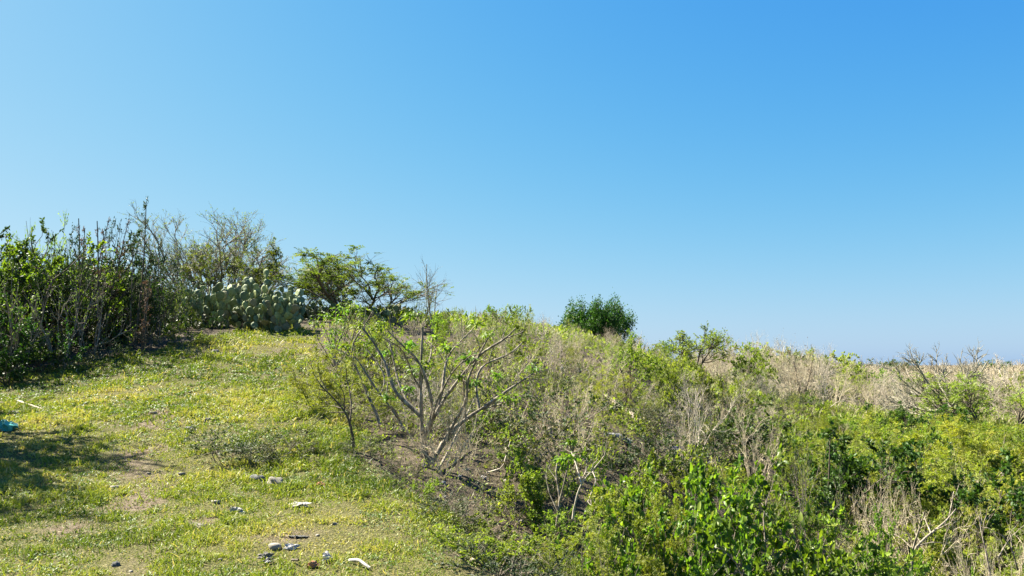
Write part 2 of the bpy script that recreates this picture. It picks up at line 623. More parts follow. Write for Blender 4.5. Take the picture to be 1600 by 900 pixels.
def pinnate(rng, br, per=3, rachis=.10, pairs=6, ll=.022, lw=.4, lev=(-1,), t0=.2, up=.15):
    """feathery compound leaves: leaflets in pairs along a thin rachis"""
    g = Geo()
    for l in lev:
        p, T, par = leafpts(rng, br[l][0], per, t0)
        n = len(p)
        d = unit(T * .6 + rng.normal(size=(n, 3)) * .6 + np.array([0, 0, up]))
        nn = unit(rng.normal(size=(n, 3)) * .5 + np.array([0, 0, 1.]))
        s = unit(np.cross(d, nn))
        ln = rachis * rng.uniform(.6, 1.2, n)
        tk = (np.arange(pairs) + .6) / pairs
        base = p[:, None, :] + d[:, None, :] * (ln[:, None] * tk)[:, :, None]
        base = base - np.array([0, 0, 1]) * (ln[:, None] * tk ** 2 * .25)[:, :, None]
        B = np.concatenate([base, base], 1).reshape(-1, 3)
        sd = np.concatenate([np.repeat(s[:, None], pairs, 1), np.repeat(-s[:, None], pairs, 1)], 1).reshape(-1, 3)
        dd = np.repeat(d[:, None], 2 * pairs, 1).reshape(-1, 3)
        D = unit(sd + dd * .45 + .25 * rng.normal(size=sd.shape))
        NN = np.repeat(nn[:, None], 2 * pairs, 1).reshape(-1, 3) + .3 * rng.normal(size=sd.shape)
        q = len(B)
        L_ = ll * rng.uniform(.7, 1.2, q)
        tw = rng.random(len(br[l][0]))[par]
        rn = np.clip(np.repeat(.35 * rng.random(n) + .4 * tw, 2 * pairs) + .25 * rng.random(q), 0, 1)
        leaves(g, B, D, unit(NN), L_, L_ * lw, rn)
    return g


def link(name, data, parent=None, loc=None):
    o = bpy.data.objects.new(name, data)
    COL.objects.link(o)
    if parent:
        o.parent = parent
    if loc is not None:
        o.location = loc
    return o


def tag(o, label, cat, group=None, kind=None):
    if label:
        o['label'] = label
    if cat:
        o['category'] = cat
    if group:
        o['group'] = group
    if kind:
        o['kind'] = kind
    return o


class Proto:
    """a plant kind: its wood and its foliage, unit meshes shared by all copies"""

    def __init__(s, name, parts, H=None):
        # parts: list of (part name, Geo, material)
        s.name, s.parts = name, [p for p in parts if p[1] is not None and p[1].n]
        V = np.concatenate([p[1].arrays()[0] for p in s.parts])
        s.H = H or float(np.percentile(V[:, 2], 99.7))
        s.W = float(np.percentile(np.abs(V[:, :2]), 97)) * 2
        s._me = [None] * len(s.parts)
        s._one = None

    def meshes(s):
        for i, (pn, g, m) in enumerate(s.parts):
            if s._me[i] is None:
                s._me[i] = g.mesh(s.name + '_' + pn, [m])
        return s._me

    def one(s):
        if s._one is None:
            g = Geo()
            for i, (pn, q, m) in enumerate(s.parts):
                g.merge(q, i)
            s._one = g.mesh(s.name, [p[2] for p in s.parts])
        return s._one

    def put(s, name, loc, h, label, cat, group=None, rot=None, wide=1.0, lean=(0, 0), split=True, rng=R):
        k = h / s.H
        rz = rng.uniform(0, 6.28) if rot is None else rot
        if split:
            o = bpy.data.objects.new(name, None)
            o.empty_display_size = .1
            COL.objects.link(o)
            for (pn, g, m), me in zip(s.parts, s.meshes()):
                link(pn, me, o)
        else:
            o = link(name, s.one())
        o.location = loc
        o.scale = (k * wide, k * wide, k)
        o.rotation_euler = (lean[0], lean[1], rz)
        return tag(o, label, cat, group)

# ------------------------------------------------------------------ the ground, one sheet to the horizon
def build_ground():
    def axis(lo, hi, step, far, n):
        a = np.arange(lo, hi + 1e-6, step)
        k = np.geomspace(step * 2, far, n)
        return np.concatenate([lo - k[::-1], a, hi + k])
    xs = axis(-13, 12, .11, 4000, 34)
    ys = np.concatenate([np.arange(-30, 4.5, 1.5), np.arange(4.5, 27, .13), 27 + np.geomspace(.3, 5000, 70)])
    ys = np.concatenate([[-3000, -600, -150, -60], ys])
    X, Y = np.meshgrid(xs, ys, indexing='ij')
    Z = height(X, Y)
    nx, ny = X.shape
    V = np.stack([X, Y, Z], -1).reshape(-1, 3)
    i = np.arange(nx * ny).reshape(nx, ny)
    Fq = np.stack([i[:-1, :-1], i[1:, :-1], i[1:, 1:], i[:-1, 1:]], -1).reshape(-1, 4)
    g = Geo()
    g.add(V, Fq, .5, 0, True)
    me = g.mesh('ground', [M['ground']])
    x, y = V[:, 0], V[:, 1]
    for nm, val in (('lawn', lawn(x, y)), ('bare', bare(x, y))):
        a = me.attributes.new(nm, 'FLOAT', 'POINT')
        a.data.foreach_set('value', val.astype(np.float32))
    o = link('ground', me)
    o['kind'] = 'structure'


def dist_line(x, y, pts):
    d = np.full(np.shape(x), 1e9)
    for (a, b) in zip(pts[:-1], pts[1:]):
        ab = b - a
        t = np.clip(((x - a[0]) * ab[0] + (y - a[1]) * ab[1]) / (ab @ ab), 0, 1)
        d = np.minimum(d, np.hypot(x - a[0] - t * ab[0], y - a[1] - t * ab[1]))
    return d


_path = np.array([ground(*p)[:2] for p in ((180, 925), (195, 880), (215, 830), (225, 790), (232, 740), (228, 700), (235, 665), (262, 645), (300, 632))])
_left_px = ((-60, 600, 15), (0, 592, 16.3), (90, 573, 17.5), (240, 548, 19.2), (330, 524, 21.5), (400, 512, 23.4), (480, 511, 24))
_LX = np.array([at(*p)[0] for p in _left_px])
_LY = np.array([p[2] for p in _left_px])


def lawn(x, y):
    e = edge_x(y) + 1.1 * (fbm(x * 1.1, y * 1.1) - .5) + .5 * (fbm(x * 4 + 8, y * 4, 2) - .5)
    far = np.interp(x, _LX, _LY)
    far = far + 1.0 * (fbm(x * .8 + 9, y * .8) - .5)
    return (1 - smooth(-.22, .22, x - e)) * (1 - smooth(-.3, .4, y - far))


def bare(x, y):
    d = dist_line(x, y, _path)
    b = .37 * np.exp(-(d / (.16 + .5 * fbm(x * .8 + 31, y * .8, 2))) ** 2) * smooth(.30, .56, fbm(x * 1.0 + 3, y * 1.0, 3))
    for px, py, r, s in ((640, 790, .5, .2), (300, 560, .9, .22), (250, 640, .9, .3), (450, 840, .35, .38), (320, 815, .3, .3), (110, 830, .35, .35), (70, 660, .6, .25), (430, 560, 1.2, .25), (320, 835, .2, .2), (390, 640, .8, .12)):
        q = ground(px, py)
        b = np.maximum(b, s * np.exp(-((x - q[0]) ** 2 + (y - q[1]) ** 2) / r ** 2))
    out = x - edge_x(y)
    bank = smooth(.0, .3, out) * (1 - smooth(1.3, 2.2, out)) * smooth(7.5, 8.3, y) * (1 - smooth(10, 12, y))
    b = np.maximum(b, .18 * bank * smooth(.3, .55, fbm(x * 1.2 + 7, y * 1.2)))
    slope = smooth(2.0, 3.5, out) * (1 - smooth(6.0, 9.0, out)) * smooth(11.5, 13, y) * (1 - smooth(21, 24, y))
    return np.maximum(b, .30 * slope * smooth(.42, .58, fbm(x * .6 + 77, y * .6 + 7)))


build_ground()


# ------------------------------------------------------------------ grass and low weeds of the knoll
def build_grass():
    rng = np.random.default_rng(21)
    xs, ys = [], []
    for n, y0, y1 in ((150000, 4.4, 9.0), (130000, 9.0, 14.5), (80000, 14.5, 24.2)):
        y = rng.uniform(y0, y1, n)
        x0 = -y * .74 - 1.2
        x = x0 + (edge_x(y) + .9 - x0) * rng.random(n)
        k = rng.random(n) < lawn(x, y) * (1 - .96 * smooth(.15, .5, bare(x, y) + .30 * (fbm(x * 3, y * 3) - .5))) * (.24 + 1.0 * smooth(.40, .58, fbm(x * 3.6 + 5, y * 3.6 + 8, 3)))
        xs.append(x[k])
        ys.append(y[k])
    x, y = np.concatenate(xs), np.concatenate(ys)
    n = len(x)
    z = height(x, y)
    P = np.stack([x, y, z - .004], -1)
    far = np.clip(y / 9, .7, 2.4)
    clump = fbm(x * 1.4 + 30, y * 1.4, 3)
    tall = .45 + .9 * smooth(.42, .66, clump) + 1.2 * smooth(.52, .72, fbm(x * 5 + 9, y * 5, 2))
    ln = (.036 + .045 * rng.random(n) ** 2) * tall * far ** .6
    wd = .0095 * far * rng.uniform(.7, 1.4, n)
    az = rng.uniform(0, 6.283, n)
    tilt = np.abs(.75 + .4 * rng.normal(size=n))
    d = np.stack([np.sin(tilt) * np.cos(az), np.sin(tilt) * np.sin(az), np.cos(tilt)], -1)
    s = unit(np.cross(d, np.array([0, 0, 1.0])) + .5 * rng.normal(size=(n, 3)))
    mid = P + d * (ln * .55)[:, None]
    tip = P + d * ln[:, None] - np.array([0, 0, 1]) * (ln * .28)[:, None] + .2 * ln[:, None] * rng.normal(size=(n, 3))
    w = wd[:, None]
    V = np.stack([P - s * w * .5, P + s * w * .5, mid + s * w * .45, tip, mid - s * w * .45], 1)
    b = np.arange(n)[:, None] * 5
    dry = fbm(x * .55 + 3, y * .55 + 60, 4)
    green = smooth(.45, .62, fbm(x * .9 + 70, y * .9 + 15, 4))
    rn = np.clip(.22 + 1.3 * (dry - .455) - .2 * green + .06 + .38 * rng.random(n) + .03 * (far - 1), 0, 1)
    rn = np.where(rng.random(n) < .09, .8 + .2 * rng.random(n), rn)
    g = Geo()
    g.add(V, [b + np.array([0, 1, 2, 4])], np.repeat(rn, 5))
    g.F.append((b + np.array([4, 2, 3])))
    g.mi.append(np.zeros(n, int))
    g.sm.append(np.zeros(n, bool))
    tag(link('grass', g.mesh('grass', [M['grass']])), None, None, None, 'stuff')


def build_weeds():
    """flat broad-leaved weeds between the blades, and the leafy undergrowth outside the lip"""
    rng = np.random.default_rng(22)
    g = Geo()
    y = rng.uniform(4.5, 19, 5200)
    x0 = -y * .74 - 1
    x = x0 + (edge_x(y) + .3 - x0) * rng.random(len(y))
    k = (rng.random(len(y)) < lawn(x, y) * smooth(.42, .6, fbm(x * 1.1 + 50, y * 1.1 + 2))) & (bare(x, y) < .3)
    x, y = x[k], y[k]
    m = 11
    n = len(x) * m
    X = np.repeat(x, m) + .035 * rng.normal(size=n)
    Y = np.repeat(y, m) + .035 * rng.normal(size=n)
    P = np.stack([X, Y, height(X, Y) + .025 * rng.random(n)], -1)
    az = rng.uniform(0, 6.283, n)
    d = unit(np.stack([np.cos(az), np.sin(az), .25 + .5 * rng.random(n)], -1))
    ln = rng.uniform(.016, .042, n) * np.clip(Y / 9, .8, 1.6)
    leaves(g, P, d, unit(rng.normal(size=(n, 3)) * .3 + np.array([0, 0, 1.])), ln, ln * .55, np.clip(np.repeat(rng.random(len(x)) * .6, m) + .5 * rng.random(n), 0, 1))
    tag(link('low_weeds', g.mesh('low_weeds', [M['weed']])), None, None, None, 'stuff')


build_grass()
build_weeds()


def cover(name, mat, n, xr, yr, keep, hgt, m, ln, wd, seed, up=.5, fill=.25):
    """leafy ground cover: many little tufts of leaves in one object"""
    rng = np.random.default_rng(seed)
    y = yr[0] + (yr[1] - yr[0]) * rng.random(n) ** 1.5
    x = xr[0] + (xr[1] - xr[0]) * rng.random(n)
    px = np.abs(x / (y + 2)) < .85
    k = px & (rng.random(n) < keep(x, y))
    x, y = x[k], y[k]
    q = len(x) * m
    s = np.clip(np.repeat(y, m) / 11, .8, 3.0)
    X = np.repeat(x, m) + fill * rng.normal(size=q) * .6
    Y = np.repeat(y, m) + fill * rng.normal(size=q) * .6
    hh = np.repeat(rng.uniform(.3, 1.0, len(x)) * hgt, m)
    P = np.stack([X, Y, height(X, Y) + hh * rng.random(q) ** .8], -1)
    d = unit(rng.normal(size=(q, 3)) + np.array([0, 0, up]))
    L_ = ln * s * rng.uniform(.6, 1.3, q)
    g = Geo()
    leaves(g, P, d, unit(rng.normal(size=(q, 3)) * .6 + np.array([0, 0, 1.])), L_, L_ * wd,
           np.clip(np.repeat(rng.random(len(x)) * .6, m) + .5 * rng.random(q) - .05, 0, 1))
    tag(link(name, g.mesh(name, [mat])), None, None, None, 'stuff')


def outside(x, y, a=.15, b=.6):
    return smooth(a, b, x - edge_x(y))


cover('leafy_undergrowth', M['leaf'], 13000, (-8, 32), (4.5, 50), lambda x, y: outside(x, y, .3, 1.2) * smooth(.36, .52, fbm(x * .5 + 4, y * .5 + 90)) * (1 - .75 * smooth(.1, .3, bare(x, y))), .45, 16, .058, .55, 31)
cover('feathery_undergrowth', M['feather'], 12000, (-8, 32), (4.5, 50), lambda x, y: outside(x, y, -.15, .3) * smooth(.42, .54, fbm(x * .6 + 44, y * .6 + 20)) * (1 - .8 * smooth(.1, .3, bare(x, y))), .45, 18, .048, .32, 32)
cover('straw_undergrowth', M['straw'], 5000, (-8, 40), (4.5, 55), lambda x, y: outside(x, y, .05, .5) * smooth(.44, .6, fbm(x * .4 + 74, y * .4 + 40)), .5, 12, .15, .05, 33, up=1.5)
cover('leaf_litter', M['dry_leaf'], 7000, (-8, 16), (6, 27), lambda x, y: outside(x, y, .0, .3) * smooth(.02, .15, bare(x, y)), .05, 12, .05, .5, 34, up=.1)
cover('dry_thatch', M['straw'], 9000, (-12, 2), (4.5, 20), lambda x, y: lawn(x, y) * .8, .012, 9, .034, .12, 36, up=.05, fill=.16)
cover('path_litter', M['dry_leaf'], 2500, (-7, 0), (4.5, 14), lambda x, y: smooth(.12, .35, bare(x, y)), .015, 9, .026, .4, 37, up=.1, fill=.2)
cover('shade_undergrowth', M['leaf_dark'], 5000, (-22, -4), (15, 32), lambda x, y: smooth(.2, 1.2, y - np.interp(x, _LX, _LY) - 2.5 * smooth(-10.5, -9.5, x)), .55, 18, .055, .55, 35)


# ------------------------------------------------------------------ plant kinds
def mk(name, seed, lv, fol, wmat, lmat, wname='stems', lname='foliage', H=None):
    rng = np.random.default_rng(seed)
    br = grow(rng, lv)
    parts = [(wname, wood(br), M[wmat])]
    if fol:
        parts.append((lname, fol(rng, br), M[lmat]))
    return Proto(name, parts, H)


LEAFY, FEATH, YELL, DEAD, STALK, LEGGY, TWIGGY, DARK = [], [], [], [], [], [], [], []
for s in range(4):
    lv = [dict(n=7, L=1.15, ang=.55, angv=.28, r0=.016, wob=.18, trop=.04, spread=.10),
          dict(n=5, L=.60, ang=.75, r0=.008, wob=.25, trop=.05, t0=.25),
          dict(n=5, L=.30, ang=.8, r0=.004, wob=.3, trop=.03, t0=.2, K=4)]
    LEAFY.append(mk('leafy_shrub', 100 + s, lv, lambda r, b: foliage(r, b, 22, .068, .55), 'bark', 'leaf'))
for s in range(3):
    lv = [dict(n=7, L=1.1, ang=.55, angv=.28, r0=.016, wob=.18, trop=.03, spread=.10),
          dict(n=5, L=.55, ang=.8, r0=.008, wob=.25, trop=.03, t0=.25),
          dict(n=5, L=.28, ang=.8, r0=.004, wob=.3, trop=.03, t0=.2, K=4)]
    DARK.append(mk('dark_shrub', 130 + s, lv, lambda r, b: foliage(r, b, 22, .065, .55), 'bark_dark', 'leaf_deep'))
for s in range(4):
    lv = [dict(n=6, L=1.25, ang=.42, angv=.22, r0=.013, wob=.12, trop=.03, spread=.08),
          dict(n=6, L=.55, ang=.7, r0=.006, wob=.2, trop=.02, t0=.2),
          dict(n=4, L=.28, ang=.7, r0=.003, wob=.25, trop=.0, t0=.2, K=4)]
    FEATH.append(mk('feathery_shrub', 150 + s, lv, lambda r, b: pinnate(r, b, 6, .11, 5, .031, .46), 'bark', 'feather'))
    if s < 3:
        YELL.append(mk('yellow_feathery_shrub', 170 + s, lv, lambda r, b: pinnate(r, b, 8, .11, 5, .032, .48), 'stem_green', 'feather_yellow'))
for s in range(4):
    lv = [dict(n=7, L=1.3, ang=.40, angv=.25, r0=.014, wob=.14, trop=.03, spread=.08, K=6),
          dict(n=5, L=.75, ang=.6, r0=.008, wob=.18, trop=.05, t0=.2),
          dict(n=6, L=.36, ang=.65, r0=.005, wob=.22, trop=.05, t0=.2, K=4),
          dict(n=2.5, L=.18, ang=.7, r0=.003, wob=.2, trop=.05, t0=.2, K=3)]
    DEAD.append(mk('dead_scrub', 190 + s, lv, (lambda r, b: foliage(r, b, .4, .05, .45)) if s % 2 else None, ('twig_grey', 'twig_tan', 'twig_tan', 'twig_tan')[s], 'dry_leaf', 'twigs', 'dead_leaves'))
for s in range(3):
    lv = [dict(n=12, L=.9, ang=.30, angv=.25, r0=.006, wob=.10, trop=.0, spread=.12, r1=.5),
          dict(n=4, L=.25, ang=.6, r0=.003, wob=.15, trop=.04, t0=.35, K=4)]
    STALK.append(mk('dry_weed', 210 + s, lv, lambda r, b: foliage(r, b, 3, .045, .35), 'twig_tan', ('straw', 'grey_leaf', 'feather')[s], 'stalks', 'leaves'))
for s in range(4):
    lv = [dict(n=6, L=2.1, ang=.38, angv=.2, r0=.024, wob=.20, trop=.02, spread=.22, K=7),
          dict(n=6, L=.8, ang=.7, r0=.010, wob=.22, trop=.05, t0=.35),
          dict(n=6, L=.36, ang=.8, r0=.005, wob=.3, trop=.02, t0=.15, K=4)]
    LEGGY.append(mk('leggy_shrub', 230 + s, lv, lambda r, b: foliage(r, b, 11, .062, .5), ('bark_pale', 'bark', 'bark_pale', 'bark_dark')[s], ('leaf', 'leaf_dark', 'leaf_dark', 'leaf_dark')[s]))
for s in range(3):
    lv = [dict(n=9, L=.62, ang=.75, angv=.3, r0=.008, wob=.2, trop=.03, spread=.2),
          dict(n=6, L=.34, ang=.7, r0=.005, wob=.25, trop=.03, t0=.2),
          dict(n=4, L=.16, ang=.7, r0=.003, wob=.25, trop=.03, t0=.2, K=3)]
    TWIGGY.append(mk('twiggy_bush', 250 + s, lv, lambda r, b: foliage(r, b, 13, .036, .5), 'bark', ('grey_leaf', 'leaf_dark', 'grey_leaf')[s], 'twigs', 'leaves'))


def put_px(p, name, px, Y, top, label, cat, group=None, wide=1.0, rot=None, lean=(0, 0), split=True, sink=.03, rng=R):
    """stand a plant on the land under column px at depth Y, as tall as row top asks"""
    q = foot(px, Y)
    d = to_px(q)[2]
    h = max(.1, (to_px(q)[1] - top) / F * d)
    q[2] -= sink
    return p.put(name, q, h, label, cat, group, rot, wide, lean, split, rng)


# ------------------------------------------------------------------ prickly pears
def pad_mesh(name, seed):
    rng = np.random.default_rng(seed)
    nu, nv = 14, 5
    g = Geo()
    V, Fq, Ft = [(0, 0, 0)], [], []
    # a round-topped, narrow-footed flat pad in the XZ plane, foot at the origin, height 1
    rings = (.34, .68, .9, 1.0, .9, .68, .34)
    ys = (-.060, -.052, -.032, 0, .032, .052, .060)
    C, out = np.array([0, 0, .52]), []
    for k, (rr, yy) in enumerate(zip(rings, ys)):
        for i in range(nu):
            a = i / nu * 2 * np.pi
            w = .40 * (1 + .30 * np.cos(a)) * (1 + .03 * np.sin(3 * a + seed))
            out.append((np.sin(a) * w * rr, yy + .02 * np.sin(2 * a + seed), .52 + np.cos(a) * .50 * rr))
    V = np.array([(0, -.062, .52)] + out + [(0, .062, .52)])
    for k in range(6):
        for i in range(nu):
            j = (i + 1) % nu
            Fq.append((1 + k * nu + i, 1 + k * nu + j, 1 + (k + 1) * nu + j, 1 + (k + 1) * nu + i))
    for i in range(nu):
        j = (i + 1) % nu
        Ft.append((0, 1 + j, 1 + i))
        Ft.append((len(V) - 1, 1 + 6 * nu + i, 1 + 6 * nu + j))
    g.add(V, [np.array(Fq), np.array(Ft)], .5, 0, True)
    return g


_PADS = [pad_mesh('pad', k).mesh('pad', [M['pad']]) for k in range(3)] + [pad_mesh('pad', 9).mesh('pad', [M['pad_old']])]


def cactus(center, wx, wy, top, nb, label, seed, group='prickly pears on the crest', levels=10, maxn=110, size=.27):
    rng = np.random.default_rng(seed)
    root = bpy.data.objects.new('prickly_pear', None)
    COL.objects.link(root)
    root.location = center
    tag(root, label, 'cactus', group)
    for i in range(nb):
        x, y = wx * (2 * (i + rng.random()) / nb - 1), rng.uniform(-wy, wy)
        z = float(height(center[0] + x, center[1] + y)) - center[2] - .03
        cap = 1.15 * top * rng.uniform(.42, 1.0) ** .8 * (1 - .30 * (x / wx) ** 4) * (1.0 if y > -.2 * wy else .6)
        front = [(np.array((x, y, z)), np.array((.35 * rng.normal(), .35 * rng.normal(), 1.)), 0)]
        n = 0
        while front and n < maxn // nb:
            p, d, lv = front.pop(0 if rng.random() < .5 else -1)
            d = unit(np.asarray(d, float))
            L = size * rng.uniform(.75, 1.2)
            yaw = rng.normal() * .85
            side = unit(np.cross(d, np.array((.12 * rng.normal() - np.sin(yaw), np.cos(yaw), .12))))
            nrm = np.cross(d, side)
            old = rng.random() < (.45 if lv <= 1 else .10)
            o = link('pad', _PADS[3] if old else _PADS[rng.integers(0, 3)], root)
            m = Matrix(((side[0], nrm[0], d[0]), (side[1], nrm[1], d[1]), (side[2], nrm[2], d[2]))).to_4x4()
            o.matrix_local = Matrix.Translation(Vector(p)) @ m @ Matrix.Diagonal((L * rng.uniform(.85, 1.15), L * 1.05, L, 1))
            n += 1
            if lv < levels:
                for c in range(rng.choice([1, 2, 3], p=[.35, .45, .20])):
                    a = rng.uniform(-.9, .9)
                    q = p + d * L * (.50 + .46 * np.cos(a)) + side * L * .36 * np.sin(a)
                    if q[2] + L * .6 > cap or abs(q[0]) > wx * 1.12:
                        continue
                    front.append((q, d * np.cos(a * .7) + side * np.sin(a * .7) + nrm * rng.normal() * .30 + np.array((0, 0, .35)), lv + 1))
    return root


def cactus_px(px, Y, top, half, label, seed, **k):
    q = foot(px, Y)
    d = to_px(q)[2]
    cactus(q, half / F * d, .55, (to_px(q)[1] - top) / F * d, k.pop('nb', 8), label, seed, **k)


cactus_px(342, 24.0, 417, 46, 'tall dark prickly pear thicket behind the green mound bush, its pads on leaning woody stems', 3, nb=17, maxn=270)
cactus_px(424, 23.2, 419, 42, 'broad pale prickly pear with pads down to the grass at the end of the lawn', 4, nb=18, maxn=290)
cactus_px(385, 25.6, 434, 26, 'prickly pear filling the gap at the back between the two tall cactus clumps', 5, nb=10, maxn=130)
cactus_px(478, 27.5, 478, 24, 'small brownish prickly pear beside the pale clump, with dry grass at its foot', 6, nb=7, maxn=50)
cactus_px(535, 28.0, 462, 36, 'low row of prickly pear pads under the spreading feathery tree', 7, nb=11, maxn=70)
cactus_px(590, 26.6, 484, 20, 'little dark prickly pear showing through the bare branches of the pale tree', 8, nb=5, maxn=36)
cactus_px(610, 27.0, 482, 22, 'shaded prickly pear behind the bare thin sapling on the crest', 12, nb=5, maxn=36)


# ------------------------------------------------------------------ the bare pale tree on the bank, traced branch by branch
def cr(c):                       # crop (460..860, 440..760) back to photograph pixels
    return [(460 + x / 2.8125, 440 + y / 2.8125) for x, y in c]


def traced(pts, Y0, dy, K=14):
    P = np.array([at(px, py, Y0) for px, py in pts])
    s = np.concatenate([[0], np.cumsum(np.linalg.norm(np.diff(P, axis=0), axis=1))])
    t = np.linspace(0, s[-1], K)
    Q = np.stack([np.interp(t, s, P[:, k]) for k in range(3)], -1)
    for _ in range(2):
        Q[1:-1] = .5 * Q[1:-1] + .25 * (Q[:-2] + Q[2:])
    f = t / s[-1]
    d0, d1 = dy
    off = d0 + (d1 - d0) * f
    for k in range(K):
        v = Q[k] - np.array((0, 0, CAMZ))
        Q[k] = np.array((0, 0, CAMZ)) + v * (1 + off[k] / Y0)
    return Q


def traced_tree(name, spec, Y0, label, cat, group, bark, seed, tufts=(), tuft_mat='leaf_bright', twigs=1.2, twig_leaf=None, twigL=.28):
    rng = np.random.default_rng(seed)
    root = bpy.data.objects.new(name, None)
    COL.objects.link(root)
    base = traced(spec[0][0], Y0, spec[0][3])[0]
    root.location = base
    tag(root, label, cat, group)
    thick, allP, allR = Geo(), [], []
    for i, (pts, r0, r1, dy) in enumerate(spec):
        P = traced(pts, Y0, dy) - base
        K = len(P)
        Rr = np.linspace(r0, r1, K) * .95 * (1 + .13 * rng.normal(size=K))
        g = Geo()
        if i == 0 or r0 > .02:
            P[0] -= (0, 0, .04) if i == 0 else (0, 0, 0)
        tubes(g, P[None], Rr[None], 7, mat=0)
        link('trunk' if i == 0 else 'branch', g.mesh('trunk' if i == 0 else 'branch', [bark]), root)
        allP.append(P)
        allR.append(Rr)
    P, Rr = np.stack(allP), np.stack(allR)
    lv = [(P, Rr)]
    lv2 = grow_on(rng, lv, [dict(n=twigs, L=twigL, ang=.7, r0=.009, wob=.16, trop=.10, t0=.45, K=5), dict(n=1.3, L=twigL * .6, ang=.6, r0=.005, wob=.2, trop=.1, t0=.4, K=4)])
    g = Geo()
    for a, b in lv2[1:]:
        tubes(g, a, b, 4)
    link('twigs', g.mesh('twigs', [bark]), root)['kind'] = 'stuff'
    if twig_leaf:
        q = twig_leaf(rng, lv2)
        link('foliage', q.mesh('foliage', [M[tuft_mat]]), root)
    for px, py, s, dy in tufts:
        c = traced([(px, py), (px, py - 1)], Y0, (dy, dy), 2)[0] - base
        g = Geo()
        n = int(46 * s)
        p = c + rng.normal(size=(n, 3)) * np.array((.062, .06, .030)) * s
        d = unit(p - c + np.array((0, 0, -.015)) + .03 * rng.normal(size=(n, 3)))
        big_leaves(g, p - d * .03, d, unit(np.array((0, 0, 1.)) + .45 * rng.normal(size=(n, 3))), rng.uniform(.045, .085, n), rng.uniform(.022, .04, n), rng.random(n), droop=.35)
        link('leaf_tuft', g.mesh('leaf_tuft', [M[tuft_mat]]), root)['kind'] = 'stuff'
    return root


def grow_on(rng, lv0, lv):
    out = list(lv0)
    for L in lv:
        out.append(grow_from(rng, out[-1], L))
    return out


def grow_from(rng, prev, L):
    Pp, Rp = prev
    m = len(Pp)
    n = max(1, int(round(L['n'] * m)))
    par = rng.permutation(np.resize(np.arange(m), n))
    t = rng.uniform(L.get('t0', .3), L.get('t1', 1.0), n)
    f = t * (Pp.shape[1] - 1)
    k = np.minimum(f.astype(int), Pp.shape[1] - 2)
    w = (f - k)[:, None]
    p = Pp[par, k] * (1 - w) + Pp[par, k + 1] * w
    T = unit(Pp[par, k + 1] - Pp[par, k])
    an = np.abs(L['ang'] + .2 * rng.normal(size=n))[:, None]
    d = T * np.cos(an) + unit(np.cross(T, rand_dir(rng, n))) * np.sin(an)
    ln = L['L'] * rng.uniform(.5, 1.3, n)
    r0 = np.minimum(L['r0'], Rp[par, k] * .8)
    K, pts = L.get('K', 5), [p]
    for _ in range(K - 1):
        d = d + L['wob'] * rng.normal(size=d.shape)
        d[:, 2] += L['trop']
        d = unit(d)
        p = p + d * (ln / (K - 1))[:, None]
        pts.append(p)
    return np.stack(pts, 1), r0[:, None] * np.linspace(1, .45, K)


MAIN = [
    (cr([(590, 800), (570, 740), (562, 680), (558, 600), (555, 520), (555, 430), (558, 300), (565, 200)]), .040, .012, (0, .0)),
    (cr([(570, 690), (600, 630), (615, 560), (600, 500), (560, 370), (540, 330), (480, 290), (410, 215)]), .030, .009, (0, -.45)),
    (cr([(556, 590), (505, 545), (440, 490), (420, 440), (408, 370), (370, 300), (320, 230), (300, 205)]), .030, .014, (0, .35)),
    (cr([(540, 575), (490, 520), (455, 440), (435, 350), (415, 250)]), .020, .008, (.1, .7)),
    (cr([(600, 625), (640, 540), (685, 480), (722, 430), (762, 380), (800, 330), (850, 290), (905, 268), (950, 240), (972, 205)]), .026, .010, (0, -.3)),
    (cr([(610, 590), (650, 500), (655, 420), (665, 340), (700, 285), (760, 240), (792, 198)]), .024, .009, (0, .5)),
    (cr([(600, 800), (630, 760), (660, 690), (702, 640), (755, 600), (812, 565), (870, 530), (912, 490), (962, 460), (1010, 432), (1052, 400)]), .045, .010, (0, .25)),
    (cr([(655, 710), (680, 655), (722, 590), (752, 540), (772, 500), (748, 460), (770, 400), (812, 330), (832, 270), (850, 250)]), .030, .009, (0, -.55)),
    (cr([(812, 560), (800, 490), (795, 430), (822, 362), (880, 345), (950, 320), (1002, 268)]), .020, .008, (.15, .6)),
    (cr([(822, 562), (880, 545), (930, 530)]), .014, .007, (.2, -.1)),
    (cr([(752, 600), (746, 500), (742, 430), (772, 360), (812, 290)]), .018, .008, (.1, -.3)),
    (cr([(600, 660), (612, 560), (640, 500), (690, 400), (745, 345)]), .018, .008, (0, -.7)),
    (cr([(556, 470), (520, 420), (500, 350), (470, 290), (385, 245)]), .016, .007, (.0, -.5)),
    (cr([(560, 420), (600, 330), (605, 250)]), .014, .007, (.0, .5)),
]
TUFTS = [(460 + x / 2.8125, 440 + y / 2.8125, s, d) for x, y, s, d in ((515, 150, 1.1, 0), (505, 275, .9, -.4), (665, 292, 1.3, .3), (762, 340, 1.2, -.4), (615, 245, .8, .5), (850, 232, .8, -.5),
         (800, 182, .9, .5), (795, 445, 1.0, -.3), (540, 390, 1.5, 0), (575, 365, 1.2, 0), (410, 510, .8, .3), (945, 510, 1.4, -.1), (890, 410, .8, .5), (1050, 385, .9, .25), (500, 470, .8, .2), (720, 420, .7, -.3))]
traced_tree('pale_tree', MAIN, 10.3, 'nearly bare pale-stemmed tree forking low on the bank, with small bright green leaf tufts', 'tree', None, M['bark_pale'], 41, TUFTS, twigs=4)
